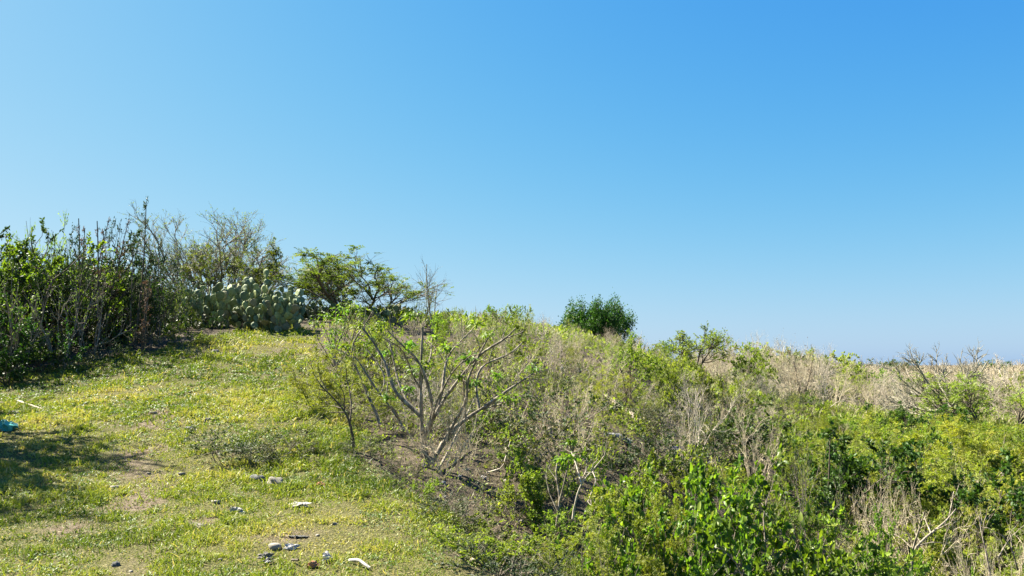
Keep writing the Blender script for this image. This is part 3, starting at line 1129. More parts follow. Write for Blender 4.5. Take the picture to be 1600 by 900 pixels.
LEFTT = [
    (cr([(375, 615), (340, 540), (310, 470), (280, 400), (245, 320), (250, 262), (300, 210), (345, 130)]), .026, .008, (0, .2)),
    (cr([(320, 490), (290, 420), (255, 350), (228, 290)]), .016, .007, (.05, -.3)),
    (cr([(345, 545), (390, 480), (400, 420), (370, 360), (310, 290)]), .015, .006, (.05, .5)),
    (cr([(250, 262), (270, 200), (300, 160)]), .010, .006, (.1, -.1)),
]
traced_tree('pale_tree', LEFTT, 11.8, 'slender pale bare stem leaning away left of the big forking tree', 'tree', None, M['bark_pale'], 42,
            [(460 + x / 2.8125, 440 + y / 2.8125, s, d) for x, y, s, d in ((380, 190, 1.3, .2), (290, 190, 1.0, .0), (395, 312, .8, .4), (290, 120, .9, .1), (225, 285, .8, -.2))], twigs=2.0)
LEFT2 = [
    (cr([(480, 645), (430, 560), (380, 500), (330, 430), (290, 360), (250, 310)]), .022, .009, (0, .3)),
    (cr([(462, 612), (440, 560), (395, 542)]), .014, .007, (0, -.3)),
    (cr([(400, 525), (412, 440), (408, 360)]), .012, .006, (.1, .4)),
]
traced_tree('pale_tree', LEFT2, 11.0, 'dark leaning stem crossing behind the forking tree on its grassy side', 'tree', None, M['bark'], 43, [], twigs=2.0)
SAPL = [
    (cr([(262, 714), (250, 650), (236, 592), (190, 530), (150, 490), (112, 455)]), .020, .007, (0, -.2)),
    (cr([(244, 610), (252, 550), (243, 480), (228, 420)]), .014, .006, (0, .3)),
    (cr([(215, 560), (170, 545), (120, 550)]), .009, .004, (0, .3)),
    (cr([(246, 560), (290, 540), (330, 555)]), .007, .004, (0, -.3)),
]
traced_tree('feathery_sapling', SAPL, 10.2, 'dark-stemmed sapling with yellow-green feathery leaves at the lip of the lawn', 'sapling', None, M['bark_dark'], 44, [], tuft_mat='feather', twigs=5,
            twig_leaf=lambda r, b: pinnate(r, b, 7, .12, 6, .026, .42, lev=(-1, -2)), twigL=.42)
CLUMP = [
    (cr([(176, 380), (165, 300), (145, 240), (125, 190)]), .014, .006, (0, .3)),
    (cr([(180, 378), (185, 290), (215, 220), (232, 150)]), .015, .006, (0, 0)),
    (cr([(184, 376), (208, 290), (238, 200), (246, 110)]), .012, .006, (.1, -.3)),
    (cr([(172, 376), (140, 310), (105, 260), (85, 190)]), .012, .005, (0, -.3)),
    (cr([(186, 376), (225, 310), (262, 240), (300, 150)]), .012, .005, (0, .4)),
    (cr([(178, 376), (176, 290), (185, 210), (180, 120)]), .012, .005, (0, .5)),
]
traced_tree('stem_clump', CLUMP, 15.4, 'fan of thin dark upright stems with lime-green tufts at the lawn edge below the cactus', 'shrub', None, M['bark'], 45,
            [(460 + x / 2.8125, 440 + y / 2.8125, s, d) for x, y, s, d in ((225, 120, 1.9, .0), (180, 222, 1.7, .2), (95, 182, 1.2, -.2), (140, 150, 1.3, .2), (250, 105, 1.4, -.2), (295, 150, 1.0, .4), (160, 280, 1.3, .1), (200, 170, 1.4, 0))], twigs=2.5, twigL=.4)


# ------------------------------------------------------------------ single trees
def tree(name, seed, px, Y, top, lv, fol, wmat, lmat, label, cat='tree', group=None, wide=1.0, rot=0.0, lean=(0, 0), base=None, split_branches=True, sink=.05):
    rng = np.random.default_rng(seed)
    br = grow(rng, lv)
    if base is not None:
        for i, (P, _) in enumerate(br):
            base(P)
    g0, g1 = Geo(), Geo()
    tubes(g0, br[0][0], br[0][1], 7)
    parts = [('trunk', g0, M[wmat])]
    for P, Rr in br[1:]:
        tubes(g1, P, Rr, 4)
    parts.append(('branches', g1, M[wmat]))
    if fol:
        parts.append(('crown', fol(rng, br), M[lmat]))
    return put_px(Proto(name, parts), name, px, Y, top, label, cat, group, wide, rot, lean, sink=sink)


# the wispy grey tree behind the cactus, the spreading feathery one, the thin sapling
lv_w = [dict(n=17, L=2.1, ang=.62, angv=.30, r0=.034, wob=.08, trop=.04, spread=.5, K=7),
        dict(n=8, L=1.1, ang=.42, r0=.016, wob=.12, trop=.05, t0=.25, K=6),
        dict(n=8, L=.55, ang=.5, r0=.010, wob=.16, trop=.07, t0=.2),
        dict(n=3, L=.30, ang=.5, r0=.0065, wob=.2, trop=.07, t0=.3, K=3)]
tree('wispy_tree', 61, 335, 30.5, 332, lv_w, lambda r, b: foliage(r, b, 1.6, .055, .4, rb=.1), 'twig_dull', 'feather_green',
     'wide wispy grey tree of fine bare twigs rising behind the tall cactus', wide=1.25, rot=1.0)
tree('feathery_tree', 62, 372, 28.5, 378, [dict(n=7, L=1.5, ang=.6, angv=.25, r0=.03, wob=.12, trop=.03, spread=.2), dict(n=6, L=.8, ang=.6, r0=.012, wob=.2, trop=.04, t0=.3), dict(n=5, L=.4, ang=.6, r0=.006, wob=.25, trop=.03, t0=.2)],
     lambda r, b: pinnate(r, b, 4.5, .14, 6, .048, .44), 'bark', 'feather_green', 'green feathery bush-like tree in the lower middle of the wispy grey one', wide=1.2)
lv_s = [dict(n=5, L=1.7, ang=.78, angv=.2, r0=.06, wob=.10, trop=.02, spread=.12, K=7),
        dict(n=6, L=1.15, ang=.55, r0=.026, wob=.16, trop=.05, t0=.35, K=6),
        dict(n=7, L=.62, ang=.6, r0=.011, wob=.2, trop=.05, t0=.2),
        dict(n=4, L=.32, ang=.65, r0=.005, wob=.25, trop=.02, t0=.2, K=4)]


def fol_spread(r, b):
    # the side away from the open slope keeps more of its leaves
    P, Rr = b[-1]
    keep = r.random(len(P)) < np.clip(.72 - .46 * P[:, -1, 0], .14, 1)
    return pinnate(r, [(P[keep], Rr[keep])], 3.4, .17, 6, .056, .42)


tree('spreading_tree', 63, 556, 30.0, 384, lv_s, fol_spread, 'bark', 'feather_green',
     'umbrella-shaped feathery tree with dark forked limbs, leafier to the cactus side', wide=1.7)
tree('thin_sapling', 64, 678, 25.0, 402, [dict(n=3, L=1.7, ang=.12, angv=.08, r0=.018, wob=.07, trop=.03, spread=.05, K=7), dict(n=9, L=.6, ang=.55, r0=.007, wob=.16, trop=.03, t0=.15), dict(n=4, L=.3, ang=.6, r0=.004, wob=.2, t0=.2, K=4)],
     None, 'twig_dull', None, 'bare thin grey sapling standing tallest on the crest above the forking tree', 'sapling')
tree('feathery_sapling', 65, 652, 25.5, 438, [dict(n=6, L=1.5, ang=.35, angv=.12, r0=.015, wob=.10, trop=.03, spread=.2), dict(n=7, L=.5, ang=.6, r0=.006, wob=.2, t0=.2), dict(n=4, L=.25, ang=.6, r0=.003, wob=.2, t0=.2, K=4)],
     lambda r, b: pinnate(r, b, 1.4, .10, 5, .030, .4), 'stem_green', 'feather', 'pale lime airy sapling just left of the bare thin sapling', 'sapling')
# dark round tree and its thinner neighbour on the skyline
lv_r = [dict(n=7, L=1.25, ang=.62, angv=.18, r0=.09, wob=.10, trop=.02, spread=.15, K=6, Lv=.1),
        dict(n=9, L=.85, ang=.75, r0=.030, wob=.15, trop=.05, t0=.35, Lv=.15, taper=.25),
        dict(n=7, L=.42, ang=.75, r0=.012, wob=.2, trop=.03, t0=.25, Lv=.2),
        dict(n=3.5, L=.24, ang=.75, r0=.006, wob=.25, trop=.02, t0=.2, K=4)]
tree('round_tree', 66, 936, 42.0, 468, lv_r, lambda r, b: foliage(r, b, 22, .068, .6, up=.15, side=1.4, jitter=.09), 'bark_dark', 'leaf_deep',
     'dense dark green round-crowned tree alone on the skyline', wide=.68)
tree('thin_crowned_tree', 67, 1076, 37.0, 506, [dict(n=5, L=1.7, ang=.45, angv=.2, r0=.05, wob=.12, trop=.03, spread=.15, K=6), dict(n=7, L=.95, ang=.65, r0=.02, wob=.16, trop=.05, t0=.3), dict(n=7, L=.5, ang=.65, r0=.009, wob=.2, trop=.05, t0=.25), dict(n=3, L=.3, ang=.6, r0=.005, wob=.2, trop=.04, t0=.2, K=3)],
     lambda r, b: foliage(r, b, 6, .085, .5, rb=.1), 'bark_dark', 'leaf', 'small thin-crowned grey green tree below the skyline, with bare twigs round its edge', wide=1.35)
# bare trees over the plain
lv_d = [dict(n=1, L=1.0, ang=.12, angv=.05, r0=.15, wob=.14, trop=.0, spread=.0, K=5, r1=.7),
        dict(n=9, L=2.3, ang=.85, angv=.3, r0=.060, wob=.14, trop=.05, t0=.55, K=7, taper=.1),
        dict(n=7, L=1.25, ang=.6, r0=.030, wob=.18, trop=.06, t0=.25),
        dict(n=6, L=.6, ang=.6, r0=.022, wob=.2, trop=.05, t0=.2, K=4),
        dict(n=3, L=.3, ang=.6, r0=.012, wob=.2, trop=.03, t0=.2, K=3)]
tree('dead_tree', 68, 1493, 36, 534, lv_d, None, 'twig_dull', None, 'bare dead tree with a dark short trunk and wide grey branches on the plain', wide=1.0)
tree('dead_tree', 69, 1585, 52, 552, lv_d, None, 'twig_grey', None, 'bare pale tree at the frame edge beyond the spreading mesquite', wide=.9)
tree('spreading_tree', 70, 1578, 33, 583, lv_s, lambda r, b: pinnate(r, b, 2.2, .15, 5, .05, .42), 'bark_dark', 'feather', 'low dark-limbed spreading tree with thin yellow-green leaves near the dead tree', wide=1.25)

# ------------------------------------------------------------------ the tall thicket left of the lawn
rngL = np.random.default_rng(71)
lv_b = [dict(n=9, L=1.9, ang=.55, angv=.30, r0=.026, wob=.18, trop=.03, spread=.3, K=7), dict(n=6, L=.95, ang=.75, r0=.012, wob=.22, trop=.05, t0=.2), dict(n=6, L=.42, ang=.8, r0=.006, wob=.3, trop=.03, t0=.15, K=4)]
BRIGHT = Proto('bright_bush', (lambda br: [('stems', wood(br), M['bark']), ('foliage', foliage(rngL, br, 28, .068, .65), M['leaf_bright'])])(grow(rngL, lv_b)))
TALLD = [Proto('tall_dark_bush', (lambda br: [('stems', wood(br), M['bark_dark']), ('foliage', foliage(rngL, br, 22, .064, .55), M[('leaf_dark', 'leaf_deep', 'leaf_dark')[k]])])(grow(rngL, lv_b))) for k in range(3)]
lv_p = [dict(n=7, L=2.2, ang=.45, angv=.22, r0=.040, wob=.22, trop=.02, spread=.35, K=8), dict(n=5, L=1.0, ang=.6, r0=.018, wob=.22, trop=.02, t0=.3, K=6), dict(n=3, L=.5, ang=.7, r0=.007, wob=.25, t0=.3, K=5)]
PALE = [Proto('pale_stemmed_shrub', (lambda br: [('stems', wood(br), M['bark_pale']), ('foliage', foliage(rngL, br, 4, .065, .5), M['leaf'])])(grow(rngL, lv_p))) for k in range(3)]
lv_sp = [dict(n=3, L=3.2, ang=.06, angv=.04, r0=.05, wob=.05, trop=.03, spread=.15, K=9), dict(n=26, L=.60, ang=.9, r0=.010, wob=.2, trop=.06, t0=.1, taper=.75), dict(n=4, L=.22, ang=.8, r0=.005, wob=.25, trop=.02, t0=.1, K=3)]
SPIRE = Proto('dark_spire', (lambda br: [('trunk', wood(br), M['bark_dark']), ('foliage', foliage(rngL, br, 8, .07, .4), M['leaf_dark'])])(grow(rngL, lv_sp)))
SPIREB = Proto('brown_spire', (lambda br: [('trunk', wood(br), M['bark_dark']), ('foliage', foliage(rngL, br, 5, .06, .45), M['dry_leaf'])])(grow(rngL, lv_sp)))
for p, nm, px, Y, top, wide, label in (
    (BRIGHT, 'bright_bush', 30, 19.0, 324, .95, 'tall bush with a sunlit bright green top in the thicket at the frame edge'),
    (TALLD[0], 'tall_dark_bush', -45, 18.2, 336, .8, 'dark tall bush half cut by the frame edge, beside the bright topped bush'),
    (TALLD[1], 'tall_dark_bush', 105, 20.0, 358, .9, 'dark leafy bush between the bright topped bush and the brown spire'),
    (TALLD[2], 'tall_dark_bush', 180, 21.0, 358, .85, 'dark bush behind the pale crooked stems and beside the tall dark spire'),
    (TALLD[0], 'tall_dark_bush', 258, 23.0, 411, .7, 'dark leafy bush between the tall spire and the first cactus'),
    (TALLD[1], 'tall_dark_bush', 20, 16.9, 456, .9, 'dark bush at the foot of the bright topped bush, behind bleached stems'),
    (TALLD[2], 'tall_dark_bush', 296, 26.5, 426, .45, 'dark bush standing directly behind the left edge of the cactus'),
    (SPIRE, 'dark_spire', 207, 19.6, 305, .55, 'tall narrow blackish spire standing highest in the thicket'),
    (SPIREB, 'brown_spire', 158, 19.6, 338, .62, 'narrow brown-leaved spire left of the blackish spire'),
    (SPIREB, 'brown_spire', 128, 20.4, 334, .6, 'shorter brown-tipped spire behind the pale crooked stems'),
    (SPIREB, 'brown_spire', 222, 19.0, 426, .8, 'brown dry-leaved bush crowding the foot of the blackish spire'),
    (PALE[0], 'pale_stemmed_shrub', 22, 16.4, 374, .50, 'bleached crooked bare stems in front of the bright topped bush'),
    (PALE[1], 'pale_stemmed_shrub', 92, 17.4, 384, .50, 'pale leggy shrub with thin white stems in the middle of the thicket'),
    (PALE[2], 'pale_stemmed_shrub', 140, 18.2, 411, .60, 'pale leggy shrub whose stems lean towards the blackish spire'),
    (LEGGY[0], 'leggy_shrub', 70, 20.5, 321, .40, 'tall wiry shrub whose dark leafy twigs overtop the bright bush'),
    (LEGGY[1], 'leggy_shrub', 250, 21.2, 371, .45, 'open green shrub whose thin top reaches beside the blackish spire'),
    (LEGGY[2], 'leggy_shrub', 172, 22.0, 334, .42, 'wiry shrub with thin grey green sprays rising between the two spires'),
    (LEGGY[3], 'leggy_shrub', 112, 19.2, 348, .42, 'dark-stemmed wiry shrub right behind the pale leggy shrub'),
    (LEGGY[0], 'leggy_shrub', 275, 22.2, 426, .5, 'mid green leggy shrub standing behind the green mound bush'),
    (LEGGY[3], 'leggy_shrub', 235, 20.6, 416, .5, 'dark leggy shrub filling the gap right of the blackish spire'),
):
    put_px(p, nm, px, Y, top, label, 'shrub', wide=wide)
for p, nm, px, Y, top, wide, label in (
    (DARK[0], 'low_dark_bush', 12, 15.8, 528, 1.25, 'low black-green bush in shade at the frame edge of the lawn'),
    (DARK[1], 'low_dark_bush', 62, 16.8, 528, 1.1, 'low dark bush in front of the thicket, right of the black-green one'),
    (TWIGGY[0], 'twiggy_bush', 112, 17.2, 535, 1.1, 'low brown tangle of twigs at the foot of the white stems'),
    (TWIGGY[1], 'twiggy_bush', 165, 18.3, 524, 1.1, 'low dark twiggy tangle below the brown spire'),
    (TWIGGY[2], 'twiggy_bush', 228, 19.4, 512, 1.0, 'low grey twiggy bush between the spire foot and the green mound'),
    (LEAFY[2], 'mound_bush', 285, 19.9, 500, 1.25, 'rounded yellow-green mound bush at the end of the lawn below the cactus'),
    (TWIGGY[1], 'twiggy_bush', 322, 20.6, 520, 1.0, 'small dark grey twiggy bush touching the green mound'),
    (TWIGGY[1], 'twiggy_bush', 355, 9.9, 658, 1.5, 'wide grey-brown twiggy bush on the lawn behind the two grey stones'),
    (TWIGGY[2], 'twiggy_bush', 446, 9.9, 670, 1.35, 'straw-tinged twiggy bush joined to the wide grey one on the lawn'),
    (TWIGGY[1], 'twiggy_bush', 404, 9.6, 690, 1.4, 'low dark twiggy bush over the grey stones on the lawn'),
    (STALK[1], 'dry_weed', 545, 9.6, 690, .8, 'small brown-stemmed weed standing alone on the lawn by the lip'),
    (STALK[2], 'dry_weed', 178, 10.2, 672, .7, 'dark small weed on the shaded lawn beside the bare path'),
    (STALK[0], 'dry_weed', 100, 11.0, 645, .5, 'thin reddish dry weed on the lawn near the teal cloth'),
    (STALK[1], 'dry_weed', 195, 13.0, 615, .7, 'pale dry weed on the sunny lawn above the shade'),
    (STALK[2], 'dry_weed', 38, 6.2, 838, .5, 'green weed sprig low on the lawn near the frame corner'),
):
    put_px(p, nm, px, Y, top, label, 'bush' if 'bush' in nm else 'weed', wide=wide)
# out-of-frame neighbours whose shade falls across the lawn
for k, (px, Y, top) in enumerate(((-310, 12.3, 20), (-310, 11.4, 0), (-285, 12.0, -10), (-310, 10.6, 40), (-260, 9.8, 140), (-390, 11.6, -100), (-230, 10.6, 180))):
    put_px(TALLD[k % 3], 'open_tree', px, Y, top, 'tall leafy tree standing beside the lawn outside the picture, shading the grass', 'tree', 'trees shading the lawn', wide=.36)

# ------------------------------------------------------------------ shrubs one can tell apart on the slope and below it
rngV = np.random.default_rng(81)
lv_v = [dict(n=15, L=1.3, ang=.85, angv=.42, r0=.016, wob=.18, trop=-.03, spread=.6, K=7),
        dict(n=7, L=.60, ang=.9, r0=.008, wob=.26, trop=-.03, t0=.2),
        dict(n=5, L=.34, ang=.8, r0=.004, wob=.28, trop=-.05, t0=.15, K=4)]


def vine_proto(k):
    br = grow(rngV, lv_v)
    return Proto('broad_leaved_vine', [('stems', wood(br), M['bark']), ('foliage', foliage(rngV, br, 14, .070, .72, big=True, up=.4, side=.9), M['vine'])])


VINE = [vine_proto(0), vine_proto(1)]
for p, nm, px, Y, top, wide, cat, label in (
    (VINE[0], 'broad_leaved_vine', 1085, 8.2, 722, .62, 'vine', 'dark glossy broad-leaved vine mound whose top arches up below the debris slope'),
    (VINE[1], 'broad_leaved_vine', 1160, 7.7, 742, .62, 'vine', 'deep-shadowed broad-leaved vine mound at the bottom edge right of the arching one'),
    (VINE[0], 'broad_leaved_vine', 1050, 7.2, 800, .6, 'vine', 'low broad-leaved vine at the bottom edge in front of the arching mound'),
    (YELL[0], 'yellow_feathery_shrub', 975, 7.6, 742, .75, 'shrub', 'yellow-green feathery shrub left of the dark vine mound'),
    (YELL[1], 'yellow_feathery_shrub', 1040, 7.9, 752, .5, 'shrub', 'small yellow feathery sprig growing into the side of the vine mound'),
    (FEATH[0], 'feathery_shrub', 905, 7.0, 800, .9, 'shrub', 'low bright feathery bush at the bottom edge by the lawn lip'),
    (FEATH[1], 'feathery_shrub', 965, 6.6, 822, .9, 'shrub', 'low feathery bush at the bottom edge below the yellow-green one'),
    (YELL[2], 'yellow_feathery_shrub', 850, 7.4, 838, .8, 'shrub', 'small yellow-tinged fern-like bush nearest the lawn lip'),
    (LEAFY[0], 'leafy_shrub', 800, 8.9, 742, .9, 'shrub', 'grey-leaved low bush right of the littered bank'),
    (LEAFY[1], 'leafy_shrub', 855, 9.4, 700, .8, 'shrub', 'sparse leafy bush between the pale tree and the bare forked stems'),
    (FEATH[2], 'feathery_shrub', 575, 11.0, 690, 1.0, 'shrub', 'drooping feathery bush in the shade at the foot of the pale tree'),
    (FEATH[3], 'feathery_shrub', 615, 10.6, 700, .9, 'shrub', 'dark green feathery bush touching the pale tree trunk on the lawn side'),
    (FEATH[1], 'feathery_shrub', 640, 12.5, 640, .8, 'shrub', 'feathery bush just behind the pale tree trunk'),
    (YELL[1], 'yellow_feathery_shrub', 500, 12.6, 556, 1.2, 'shrub', 'sunny lime feathery shrub at the lip left of the dark sapling'),
    (YELL[0], 'yellow_feathery_shrub', 530, 13.6, 522, 1.0, 'shrub', 'lime feathery shrub behind the dark sapling, below the stem fan'),
    (YELL[2], 'yellow_feathery_shrub', 478, 14.0, 580, 1.2, 'shrub', 'small lime shrub on the lip below the fan of stems'),
    (FEATH[0], 'feathery_shrub', 560, 12.2, 606, 1.3, 'shrub', 'green feathery bush between the dark sapling and the pale tree'),
    (FEATH[2], 'feathery_shrub', 600, 12.8, 575, 1.0, 'shrub', 'feathery shrub growing up through the lower limbs of the pale tree'),
    (FEATH[3], 'feathery_shrub', 700, 13.2, 600, 1.0, 'shrub', 'feathery shrub behind the right-leaning limb of the pale tree'),
    (LEAFY[2], 'leafy_shrub', 760, 12.0, 640, 1.1, 'shrub', 'dark-footed leafy shrub behind the littered bank'),
    (LEAFY[3], 'leafy_shrub', 815, 10.8, 668, 1.0, 'shrub', 'leafy shrub overhanging the end of the littered bank'),
    (DEAD[0], 'dead_scrub', 1085, 14.5, 572, .7, 'shrub', 'bare grey scrub with many upright twigs above the vine mound'),
    (DEAD[2], 'dead_scrub', 1180, 15.5, 632, .6, 'shrub', 'small silvery bare scrub in front of the dark leafy patch'),
    (DARK[0], 'dark_shrub', 1165, 17.5, 622, 1.3, 'shrub', 'dark glossy leafy patch on the slope behind the silvery scrub'),
    (DARK[1], 'dark_shrub', 1310, 15.0, 662, 1.05, 'shrub', 'dark hollow-looking shrub in the middle of the green thicket'),
    (DARK[2], 'dark_shrub', 1350, 15.6, 678, .9, 'shrub', 'brownish dark shrub right of the hollow-looking one'),
    (DARK[0], 'dark_shrub', 1535, 14.0, 700, .9, 'shrub', 'dark leafy shrub below the yellow-green spreading mound'),
    (DARK[1], 'dark_shrub', 1445, 17.5, 678, .7, 'shrub', 'small dark shrub in a gap left of the yellow-green mound'),
    (DARK[2], 'dark_shrub', 1400, 31.0, 628, 1.0, 'shrub', 'round dark bush at the near edge of the bare brown scrub'),
    (DARK[1], 'dark_shrub', 1465, 31.0, 628, 1.1, 'shrub', 'dark green bush at the foot of the dead tree'),
    (YELL[0], 'yellow_feathery_shrub', 1500, 18.5, 652, 1.3, 'shrub', 'broad yellow-green spreading mound in the thicket'),
    (YELL[2], 'yellow_feathery_shrub', 1535, 20.0, 646, 1.2, 'shrub', 'yellow-green mound beside and behind the broad one'),
    (YELL[1], 'yellow_feathery_shrub', 1480, 15.5, 686, 1.2, 'shrub', 'ochre-tinged feathery shrub in front of the broad yellow-green mound'),
    (DEAD[1], 'dead_scrub', 1375, 11.5, 742, .5, 'shrub', 'bleached bare scrub low in the thicket, left of the tall dead branches'),
    (DEAD[3], 'dead_scrub', 1432, 12.2, 716, .5, 'shrub', 'tall bundle of bleached dead branches in the thicket'),
    (DEAD[2], 'dead_scrub', 1580, 10.0, 800, .45, 'shrub', 'pale bare branches in the bottom corner of the thicket'),
    (DEAD[1], 'dead_scrub', 1545, 9.0, 828, .4, 'shrub', 'pale crooked dead stems at the bottom edge near the corner'),
    (LEGGY[0], 'leggy_shrub', 1245, 12.4, 655, .38, 'shrub', 'thin pale-stemmed sapling right of and above the vine mound'),
    (LEGGY[2], 'leggy_shrub', 1268, 11.0, 700, .35, 'shrub', 'thin pale sapling with dark stems next to the taller pale one'),
    (BRIGHT, 'bright_bush', 1140, 27.0, 598, .8, 'shrub', 'lime feathery bush near the thin-crowned tree'),
    (SPIREB, 'leaning_snag', 1255, 38.0, 560, 1.1, 'shrub', 'dark leafy snag standing out of the brown scrub'),
    (BRIGHT, 'bright_bush', 1350, 9.2, 800, .5, 'shrub', 'bright leafy bush at the bottom edge right of the vine mound'),
    (BRIGHT, 'bright_bush', 1420, 8.6, 822, .5, 'shrub', 'bright leafy bush at the bottom edge below the bleached branches'),
    (LEAFY[3], 'leafy_shrub', 1295, 8.4, 800, .9, 'shrub', 'shaded leafy bush at the bottom edge touching the vine mound'),
    (DEAD[1], 'dead_scrub', 955, 19.0, 545, .9, 'shrub', 'bare tangled scrub above the eroded ledge on the slope'),
    (DEAD[3], 'dead_scrub', 905, 20.0, 530, .9, 'shrub', 'pale upright dry scrub below the dark round tree'),
    (SPIREB, 'brown_bush', 985, 17.5, 570, 1.8, 'bush', 'rusty dead-leaved bush hanging over the eroded ledge on the slope'),
):
    put_px(p, nm, px, Y, top, label, cat, wide=wide)

# bare forked stems that stand in the green in front of the slope, and the Y-shaped branch below on the plain
traced_tree('bare_stems', [([(870, 815), (875, 780), (868, 735), (876, 700)], .016, .006, (0, .2)), ([(874, 785), (884, 745), (890, 715), (892, 690)], .012, .005, (0, -.2)), ([(872, 800), (858, 770), (852, 740)], .010, .004, (0, .2))], 8.6,
            'bare pale forked stem with lime tufts right of the littered bank', 'sapling', None, M['bark_pale'], 46, [(888, 714, 1.3, -.2), (892, 692, .6, -.2)], twigs=1.5)
traced_tree('bare_stems', [([(895, 805), (902, 770), (910, 752), (930, 730), (945, 712)], .014, .005, (0, -.2)), ([(908, 755), (900, 725), (892, 705)], .009, .004, (0, .3)), ([(925, 735), (932, 750), (918, 785)], .007, .004, (0, -.3))], 8.4,
            'thin bare forked twig leaning right between the tufted stem and the vine', 'sapling', None, M['twig_grey'], 47, [], twigs=2.5)
traced_tree('bare_stems', [([(1424, 930), (1424, 868), (1428, 855), (1455, 833), (1482, 812), (1494, 795)], .022, .008, (0, .2)), ([(1424, 866), (1432, 840), (1442, 810), (1445, 798)], .014, .006, (0, -.3)), ([(1455, 833), (1448, 818), (1442, 800)], .010, .004, (0, .3)), ([(1424, 856), (1410, 842), (1396, 834)], .007, .004, (0, .3)), ([(1482, 812), (1488, 782), (1490, 768)], .008, .004, (.2, .5))], 9.4,
            'bare Y-shaped pale branch rising out of the green at the bottom edge', 'dead branch', None, M['bark_pale'], 48, [], twigs=2.2)
traced_tree('bare_stems', [([(1548, 905), (1540, 860), (1532, 825), (1530, 805)], .014, .006, (0, .2)), ([(1590, 890), (1582, 860), (1572, 845), (1565, 835)], .012, .006, (.2, .0)), ([(1560, 870), (1572, 850), (1580, 838)], .008, .004, (0, .3))], 9.0,
            'crooked bare pale stem at the bottom edge close to the corner', 'dead branch', None, M['bark_pale'], 49, [], twigs=2.2)

# ------------------------------------------------------------------ the thicket: every shrub a thing, kinds by place
KIND = {
    'leafy': (LEAFY, 'leafy_shrub', 'mid green leafy shrub in the thicket below the knoll', 'leafy shrubs of the thicket'),
    'feath': (FEATH, 'feathery_shrub', 'feathery yellow-green shrub in the thicket below the knoll', 'feathery shrubs of the thicket'),
    'dead': (DEAD, 'dead_scrub', 'bare grey-brown scrub in the dry belt before the horizon', 'bare scrub of the dry belt'),
    'lime': (YELL, 'yellow_feathery_shrub', 'sunny lime-yellow feathery shrub in the thicket below the knoll', 'lime shrubs of the thicket'),
    'deadg': (DEAD, 'dead_scrub', 'bare bleached scrub standing among green shrubs', 'bare scrub among the green'),
    'weed': (STALK, 'dry_weed', 'dry straw-coloured weed on the rough slope', 'dry weeds on the slope'),
    'twig': (TWIGGY, 'twiggy_bush', 'low grey twiggy bush on the rough slope', 'twiggy bushes on the slope'),
    'crest': (DEAD, 'dead_scrub', 'dry brown scrub along the crest behind the pale tree', 'dry scrub on the crest'),
    'back': (TALLD, 'tall_dark_bush', 'dark bush deep in the thicket beside the lawn', 'dark bushes behind the lawn'),
}
COUNT = {}
LANDMARKS = (((1424, 850), 'the bare Y-shaped branch'), ((1130, 800), 'the broad-leaved vine mound'), ((1165, 655), 'the dark glossy leafy patch'),
             ((1310, 690), 'the hollow-looking dark shrub'), ((1500, 680), 'the yellow-green spreading mound'), ((1493, 605), 'the dead tree'),
             ((1578, 640), 'the dark-limbed spreading tree'), ((1255, 700), 'the thin pale saplings'), ((1076, 545), 'the thin-crowned tree'),
             ((938, 490), 'the dark round tree'), ((670, 640), 'the pale forking tree'), ((960, 640), 'the eroded ledge'), ((880, 760), 'the bare forked stems'),
             ((1180, 690), 'the silvery bare scrub'), ((1450, 750), 'the bleached dead branches'), ((1400, 635), 'the round dark bush'), ((545, 660), 'the dark sapling'), ((700, 770), 'the littered bank'))
SHORT = {'leafy': 'leafy green shrub', 'feath': 'feathery green shrub', 'lime': 'lime-yellow feathery shrub', 'twig': 'grey twiggy bush', 'weed': 'dry straw-coloured weed',
         'crest': 'dry brown scrub', 'dead': 'bare grey-brown scrub', 'deadg': 'bare bleached scrub', 'back': 'dark bush'}
USED = set()


def where_label(kind, px, py, h, d):
    # the mark nearest in the picture tells alike shrubs apart
    py = py - h / d * F * .5
    q = sorted((math.hypot(px - a[0], (py - a[1]) * 1.3), a, t) for a, t in LANDMARKS)
    for r, a, t in q[:2]:
        dx, dy = px - a[0], py - a[1]
        lr = 'left' if dx < 0 else 'right'
        fb = 'beyond' if dy < 0 else 'in front of'
        rel = (lr + ' of') if abs(dx) > 2.2 * abs(dy) else fb if abs(dy) > 2.2 * abs(dx) else ('beyond and ' if dy < 0 else 'below and ') + lr + ' of'
        far = 'just ' if r < 55 else '' if r < 110 else 'well '
        for adj in (('low ', 'small ') if h < .55 else ('', 'mid-high ') if h < 1.2 else ('tall ', 'large ')):
            s = f'{adj}{SHORT[kind]} {far}{rel} {t}'
            if r < 190 and s not in USED:
                USED.add(s)
                return s
    return None




def fill(x, y, kind, h, wide=1.0, split=None, rng=R):
    ps, nm, label, group = KIND[kind]
    z = float(height(x, y))
    px, py, d = to_px((x, y, z))
    if px < -140 or px > 1740:
        return
    COUNT[kind] = COUNT.get(kind, 0) + 1
    if COUNT[kind] > 300:
        return
    p = ps[rng.integers(0, len(ps))]
    if split is None:
        split = h / d * F > 45
    cat = {'weed': 'weed', 'twig': 'bush', 'back': 'bush'}.get(kind, 'shrub')
    if kind not in ('dead', 'back') and 0 < px < 1600 and h / d * F > 25:
        label = where_label(kind, px, py, h, d) or label
    p.put(nm, (x, y, z - .05), h, label, cat, group, rng.uniform(0, 6.28), wide * rng.uniform(.85, 1.15), (rng.normal() * .08, rng.normal() * .08), split, rng)


def jitter(x0, x1, y0, y1, step, rng):
    a = [(x, y) for x in np.arange(x0, x1, step) for y in np.arange(y0, y1, step)]
    a = np.array(a) + rng.uniform(-.5, .5, (len(a), 2)) * step
    return a[np.argsort(a[:, 1])]


